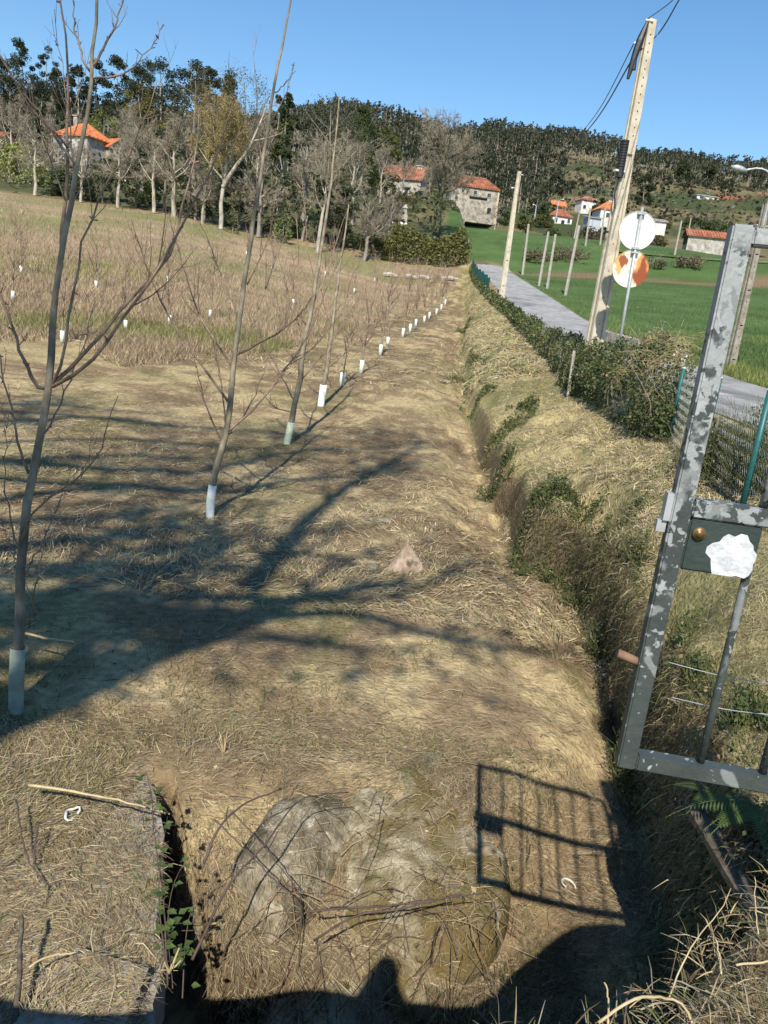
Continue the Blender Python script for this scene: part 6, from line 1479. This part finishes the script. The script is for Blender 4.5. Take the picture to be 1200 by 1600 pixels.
n = 190; x = np.r_[r.uniform(-.35, 1.0, 150), r.uniform(-.9, 1.3, 40)]; y = np.r_[r.uniform(3.3, 3.75, 150), r.uniform(3.2, 4.6, 40)]; z = HB(x, y) + .03
a = r.uniform(0, 6.28, n); l = r.uniform(.12, .5, n); d = np.c_[np.cos(a), np.sin(a) * .6 - .35, -np.abs(r.normal(size=n)) * .5]
P = np.stack([np.c_[x, y, z], np.c_[x, y, z] + d * l[:, None] * .4 + np.c_[np.zeros((n, 2)), .05 + .03 * r.random(n)] + r.normal(size=(n, 3)) * .02, np.c_[x, y, z] + d * l[:, None]], 1)
P = np.array([resample(q, 6) for q in P]); V, F = tubes(P, np.repeat(r.uniform(.0015, .004, (n, 1)), 6, 1), 4)
c = np.array([[.10, .07, .045], [.17, .12, .08], [.26, .19, .11]])[r.integers(0, 3, n)]
tag(mk('root_tangle', V, F, M_straw, None, np.repeat(c, 24, 0)), 'tangle of dead roots and stems hanging over the stones', 'roots', None, 'stuff')
# stems that can be told apart
GBR = 'bare bramble stems arching over the stones'
def stem(name, lab, cat, pts, r0, r1, m, group=None, n=14, seed=1):
    r = np.random.default_rng(seed); P = resample([at(*p) for p in pts], n); P[1:-1] += r.normal(size=(n - 2, 3)) * .0006 * abs(pts[0][2])
    g = G(); g.tube(P, np.linspace(r0, r1, n), 6); return tag(g.build(name, m, None, True), lab, cat, group)
M_stalk = mat('pale_stalk', [(.34, .26, .14), (.52, .43, .26)], 14, .7, spec=.3)
M_bram = mat('bramble_bark', [(.05, .035, .03), (.11, .075, .06)], 14, .7, spec=.35)
stem('bramble', 'thick dark bramble arching from the gap over the grey block', 'bramble', [(318, 1350, 3.9), (345, 1290, 4.0), (385, 1255, 4.2), (440, 1232, 4.4)], .008, .004, M_bram, GBR)
stem('bramble', 'long dark bramble crossing the grey block from upper right', 'bramble', [(300, 1500, 3.5), (360, 1380, 3.75), (410, 1325, 3.95), (450, 1270, 4.2), (480, 1245, 4.4), (545, 1238, 4.6)], .008, .003, M_bram, GBR)
stem('bramble', 'straight thin stem slanting down across the grey block', 'bramble', [(335, 1280, 4.0), (400, 1345, 3.9), (458, 1405, 3.8)], .004, .003, M_bram, GBR)
stem('bramble', 'thin stem slanting across the middle of the grey block', 'bramble', [(362, 1268, 4.1), (415, 1325, 4.0), (462, 1388, 3.9)], .004, .003, M_bram, GBR)
stem('bramble', 'pair of dark runners lying along the ledge between boulders', 'bramble', [(480, 1425, 3.75), (560, 1418, 3.8), (640, 1412, 3.85), (720, 1398, 3.9)], .006, .004, M_bram, GBR)
stem('bramble', 'lower dark runner sagging under the mossy boulder', 'bramble', [(490, 1470, 3.7), (560, 1430, 3.7), (630, 1420, 3.75), (700, 1402, 3.8), (760, 1396, 3.85)], .006, .003, M_bram, GBR)
stem('bramble', 'thin stem on the mossy boulder pointing down left', 'bramble', [(600, 1245, 4.3), (585, 1310, 4.1), (560, 1360, 3.95)], .004, .002, M_bram, GBR)
stem('bramble', 'long thin stem hanging across the lower tan boulder', 'bramble', [(700, 1440, 3.7), (680, 1500, 3.6), (640, 1540, 3.5)], .004, .002, M_bram, GBR)
stem('bramble', 'leafless stem standing in the dark culvert gap', 'bramble', [(262, 1540, 3.4), (255, 1400, 3.7), (238, 1290, 4.1)], .005, .002, M_bram, GBR)
GST = 'pale broken stalks sticking up along the bottom edge'
stem('dead_stalk', 'tall thin bent twig rising from the brush at bottom right', 'stalk', [(1045, 1560, 1.75), (1070, 1500, 1.8), (1090, 1465, 1.85), (1120, 1430, 1.9), (1142, 1388, 1.95)], .0022, .0010, M_stalk, GST)
stem('dead_stalk', 'thin pale twig standing against the dark plank', 'stalk', [(1185, 1460, 1.9), (1181, 1420, 1.95), (1179, 1370, 2.0)], .0018, .0010, M_stalk, GST)
stem('dead_stalk', 'long yellow stalk bent over in the bottom right corner', 'stalk', [(935, 1598, 1.6), (990, 1562, 1.62), (1020, 1558, 1.66), (1062, 1566, 1.7), (1082, 1600, 1.66)], .0036, .003, M_stalk, GST)
stem('dead_stalk', 'short pale twig upright left of the yellow stalk', 'stalk', [(950, 1600, 1.65), (951, 1560, 1.7), (944, 1535, 1.72)], .0028, .002, M_stalk, GST)
stem('dead_stalk', 'reddish broken twig upright beside the yellow stalk', 'stalk', [(976, 1600, 1.65), (980, 1560, 1.7), (986, 1538, 1.72)], 0.003, .0022, M_bram, GST)
stem('dead_stalk', 'small pale twig standing right of the bent twig', 'stalk', [(1127, 1522, 1.8), (1124, 1490, 1.85), (1117, 1466, 1.88)], .0025, .0015, M_stalk, GST)
stem('dead_stalk', 'flat pale stalk lying on the brush near the right edge', 'stalk', [(1150, 1508, 1.8), (1180, 1505, 1.8), (1230, 1500, 1.8)], .003, .0026, M_stalk, GST)
stem('dead_stalk', 'long straw lying across the ground left of the culvert gap', 'stalk', [(45, 1227, 4.55), (120, 1238, 4.5), (200, 1254, 4.42), (265, 1272, 4.3)], .010, .004, M_stalk, GST)
stem('dead_stalk', 'thick grey stick standing at the bottom left', 'stalk', [(22, 1598, 3.1), (30, 1530, 3.25), (33, 1432, 3.45)], .013, .010, M_wood, GST)
stem('dead_stalk', 'dark forked twig lying on the straw at the left', 'stalk', [(25, 1250, 4.4), (40, 1330, 4.1), (75, 1390, 3.9)], .006, .004, M_bram, GST)
stem('dead_stalk', 'second dark twig leaning against the forked twig', 'stalk', [(60, 1285, 4.25), (52, 1350, 4.05)], .006, .005, M_bram, GST)
stem('dead_stalk', 'pale split stalk at the bottom left beside the thick stick', 'stalk', [(45, 1512, 3.3), (75, 1495, 3.35), (120, 1488, 3.4)], .006, .004, M_stalk, GST)
stem('dead_stalk', 'pale stick lying right of the green guard tube', 'stalk', [(40, 990, 6.2), (75, 998, 6.15), (115, 1003, 6.1)], .012, .008, M_stalk, GST)
stem('dead_stalk', 'reddish fallen branch lying right of the pointed stone', 'stalk', [(720, 947, 9.0), (760, 970, 8.6), (795, 985, 8.4)], .016, .010, M_stalk, GST)
def leafy_stem(lab, pts, nl, sz, seed):
    r = np.random.default_rng(seed); P = resample([at(*p) for p in pts], 16); T = thing('bramble_shoot', lab, 'bramble', P[0], 'leafy bramble shoots in the culvert gap')
    g = G(); g.tube(P, np.linspace(.004, .0015, 16), 6); g.build('stem', M_bram, T, True)
    for k in range(nl):
        c = P[2 + int(13 * k / nl)] + r.normal(size=3) * [.02, .02, .01]
        for q in range(3):      # three leaflets to a leaf
            a = r.uniform(0, 6.28); d = np.array([np.cos(a), np.sin(a) * .7, .35]); d /= np.linalg.norm(d); s2 = np.cross(d, [0, 0, 1]); s2 /= np.linalg.norm(s2); l = sz * r.uniform(.7, 1.2)
            V = [c + d * .01, c + d * l * .45 + s2 * l * .32, c + d * l - np.array([0, 0, l * .2]), c + d * l * .45 - s2 * l * .32, c + d * l * .5 - np.array([0, 0, l * .08])]
            mk('leaf', V, np.array([[0, 1, 4], [1, 2, 4], [2, 3, 4], [3, 0, 4]]), M_leaf, T, np.tile(np.array([.075, .11, .032]) * r.uniform(.7, 1.4), (5, 1)))
leafy_stem('leafy bramble shoot rising in the middle of the gap', [(270, 1545, 3.45), (262, 1450, 3.6), (272, 1380, 3.75), (300, 1330, 3.9)], 8, .07, 851)
leafy_stem('leafy bramble shoot leaning over the slab edge', [(258, 1500, 3.5), (248, 1400, 3.7), (255, 1320, 3.9), (262, 1275, 4.05)], 7, .065, 852)
leafy_stem('leafy bramble shoot arching right across the gap', [(285, 1560, 3.4), (290, 1470, 3.6), (300, 1420, 3.7), (318, 1398, 3.75)], 6, .065, 853)
leafy_stem('short leafy shoot at the far end of the gap', [(240, 1290, 4.1), (236, 1240, 4.25), (228, 1205, 4.4)], 5, .06, 854)
def stub(lab, px, py, z, s, seed):
    r = np.random.default_rng(seed); p = at(px, py, z); T = thing('cut_tuft', lab, 'stubble tuft', p, 'pale tufts of cut stubble')
    for k in range(7):
        d = np.array([r.normal() * .35, r.normal() * .35, 1]) * s * r.uniform(.5, 1); g = G(); g.tube([p, p + d], [.006, .003], 5); g.build('stalk', M_stalk, T)
stub('pale cut tuft standing above the grey block', 350, 1178, 5.3, .17, 841)
stub('pale cut tuft at the bottom edge left of the gap', 195, 1590, 3.25, .13, 842)
stub('pale cut tuft in the dark corner beside the slab block', 265, 1520, 3.35, .09, 843)

# ------------------------------------------------------------------ trees behind the viewer whose shade falls on the field
r = np.random.default_rng(900)
def unshade(pts, yp):
    out = []
    for p in pts:
        q = hit(p[0], p[1], 2.5, 60) if 0 <= len(p) else None
        ypl = yp + (p[2] if len(p) > 2 else 0)
        out.append(q - SUN * ((q[1] - ypl) / SUN[1]))
    return np.array(out)
def shade_tree(label, yp, trunk_x, limbs, seed, leaves):
    r = np.random.default_rng(seed)
    base = np.array([trunk_x, yp, gz(trunk_x, max(yp, 1.3)) if yp > 1.3 else LZ])
    T = thing('tall_tree', label, 'tree', base)
    Ls = [(rad, resample(unshade(p, yp), 12)) for rad, p in limbs]
    topz = max(L[0][2] for _, L in Ls)
    g = G(); g.tube(resample([base - [0, 0, .3], base + [.1, .1, (topz - base[2]) * .5], base + [0, 0, topz - base[2] + 1]], 10), np.linspace(.42, .12, 10), 10); g.build('trunk', M_bark_grey, T, True)
    for rad, L in Ls:
        start = np.array([trunk_x, yp, max(base[2] + 2, L[0][2] - abs(L[0][0] - trunk_x) * .35)])
        P = np.vstack([resample([start, (start + L[0]) / 2 + [0, 0, .2], L[0]], 5)[:-1], L]); rr2 = np.linspace(rad * 1.25, rad * .35, len(P))
        g = G(); g.tube(P, rr2, 7)
        tw = grow(r, L, np.linspace(rad, rad * .3, 12), [dict(n=7, t0=.1, ang=45, ratio=.22, up=.03, rr=.45, N=5, wig=.15, sides=4), dict(n=4, t0=.2, ang=40, ratio=.5, up=.02, rr=.6, N=4, wig=.18, sides=3, rmin=.008)])
        for (A, B, s) in tw[1:]: g.add(*tubes(A, B, s))
        g.build('limb', M_bark_grey, T, True)
        if leaves:
            q = tw[2][0][:, -1]; c = q[r.integers(0, len(q), leaves)] + r.normal(size=(leaves, 3)) * .5
            V, F = cards(c, .24, r, .2, .6); mk('foliage', V, F, M_leaf, T, np.repeat(np.array([[.05, .07, .025]]) * r.uniform(.7, 1.3, (leaves, 1)), 4, 0))['kind'] = 'stuff'
shade_tree('tall tree behind the viewer whose forked limb shadows the near field', -6.5, -7.5, [
    (.24, [(-60, 1165), (0, 1128), (110, 1085), (230, 1025), (350, 985), (450, 940), (560, 922), (600, 915), (640, 908)]),
    (.07, [(560, 938), (625, 928), (690, 905), (760, 878), (860, 858)]),
    (.20, [(400, 965), (392, 920), (425, 880), (480, 815), (520, 778), (590, 735), (660, 690)]),
    (.13, [(60, 1105), (150, 990), (260, 940), (340, 915)]),
    (.11, [(330, 980), (450, 960), (560, 960), (650, 985), (780, 1010), (900, 1020)]),
    (.05, [(420, 1000), (520, 1010), (640, 1020)]),
    (.08, [(200, 1040), (260, 985), (300, 930), (310, 880), (360, 830)]), (.07, [(120, 1080), (190, 1000), (215, 930), (250, 880)]),
    (.06, [(300, 1000), (380, 985), (470, 1000), (560, 1010)]), (.07, [(470, 935), (500, 900), (560, 870), (620, 850)]),
    (.06, [(420, 890), (400, 850), (410, 800), (450, 760)])], 901, 26)
shade_tree('leafy tree behind the viewer to the left whose crown dapples the ground', -8, -13, [
    (.16, [(-60, 960), (60, 935), (180, 905), (300, 880), (370, 850)]),
    (.15, [(-60, 870), (60, 850), (180, 838), (320, 822)]),
    (.15, [(-60, 790), (80, 770), (200, 762), (330, 765), (420, 735)]),
    (.14, [(-60, 725), (90, 715), (220, 712), (340, 722)]),
    (.14, [(-60, 660), (80, 655), (200, 655), (300, 668)]),
    (.14, [(300, 740), (420, 712), (520, 700), (600, 700), (670, 690)]),
    (.12, [(360, 770), (460, 750), (560, 742), (640, 722)]),
    (.12, [(-60, 630), (60, 632), (160, 640), (260, 645)]), (.12, [(-60, 1010), (60, 1000), (160, 985), (240, 985)]),
    (.11, [(-60, 690), (100, 688), (250, 690), (380, 700), (480, 690)]), (.11, [(-60, 820), (90, 812), (230, 800), (300, 790)]),
    (.10, [(-60, 905), (90, 895), (220, 870), (300, 850)]), (.10, [(250, 665), (380, 672), (500, 680), (620, 676)])], 902, 270)

# ------------------------------------------------------------------ the photographer, standing on the ledge
person = thing('person', 'person in dark clothes holding a phone up at the ledge, seen only as a shadow', 'person', (0.0, -.30, LZ))
b = np.array(person.location)
J = {'pelvis': (0, 0, .98, .155), 'spine': (0, .01, 1.18, .14), 'chest': (0, .01, 1.38, .155), 'neck': (0, .02, 1.56, .062), 'head': (0, .03, 1.66, .085), 'crown': (0, .03, 1.78, .085),
     'hipl': (-.10, 0, .92, .10), 'kneel': (-.11, .02, .50, .062), 'ankl': (-.11, 0, .09, .045), 'toel': (-.12, .17, .03, .04), 'hipr': (.10, 0, .92, .10), 'kneer': (.11, .02, .50, .062), 'ankr': (.11, 0, .09, .045), 'toer': (.12, .17, .03, .04),
     'shl': (-.19, .01, 1.44, .065), 'ell': (-.25, .06, 1.20, .045), 'wrl': (-.10, .20, 1.36, .030), 'hal': (-.07, .235, 1.41, .036), 'shr': (.19, .01, 1.44, .065), 'elr': (.25, .06, 1.20, .045), 'wrr': (.10, .20, 1.36, .030), 'har': (.07, .235, 1.41, .036)}
ed = [('pelvis', 'spine'), ('spine', 'chest'), ('chest', 'neck'), ('neck', 'head'), ('head', 'crown')]
for s in 'lr': ed += [('pelvis', 'hip' + s), ('hip' + s, 'knee' + s), ('knee' + s, 'ank' + s), ('ank' + s, 'toe' + s), ('chest', 'sh' + s), ('sh' + s, 'el' + s), ('el' + s, 'wr' + s), ('wr' + s, 'ha' + s)]
for s, sg in (('l', -1), ('r', 1)):        # five fingers of different lengths, bent round the phone
    h = np.array(J['ha' + s][:3])
    for k, (ln, dz) in enumerate(((.060, .03), (.070, .012), (.066, -.006), (.052, -.022))):
        J['f%s%da' % (s, k)] = (*(h + [-sg * .012, .03, dz]), .009); J['f%s%db' % (s, k)] = (*(h + [-sg * (.012 + ln * .55), .045, dz]), .0085)
        ed += [('ha' + s, 'f%s%da' % (s, k)), ('f%s%da' % (s, k), 'f%s%db' % (s, k))]
    J['t%sa' % s] = (*(h + [-sg * .01, -.02, .035]), .011); J['t%sb' % s] = (*(h + [-sg * .04, -.015, .05]), .010); ed += [('ha' + s, 't%sa' % s), ('t%sa' % s, 't%sb' % s)]
nm = list(J); me = bpy.data.meshes.new('body'); me.from_pydata([J[k][:3] for k in nm], [(nm.index(a), nm.index(c)) for a, c in ed], [])
bo = bpy.data.objects.new('body', me); COL.objects.link(bo); bo.parent = person; me.materials.append(M_cloth)
sk = bo.modifiers.new('skin', 'SKIN'); 
for i, k in enumerate(nm): me.skin_vertices[0].data[i].radius = (J[k][3],) * 2; me.skin_vertices[0].data[i].use_root = (k == 'pelvis')
sb = bo.modifiers.new('sub', 'SUBSURF'); sb.levels = 1; sb.render_levels = 1
g = G(); g.box((0, .262, 1.435), (.155, .009, .075)); g.build('phone', M_black, person, local=True)
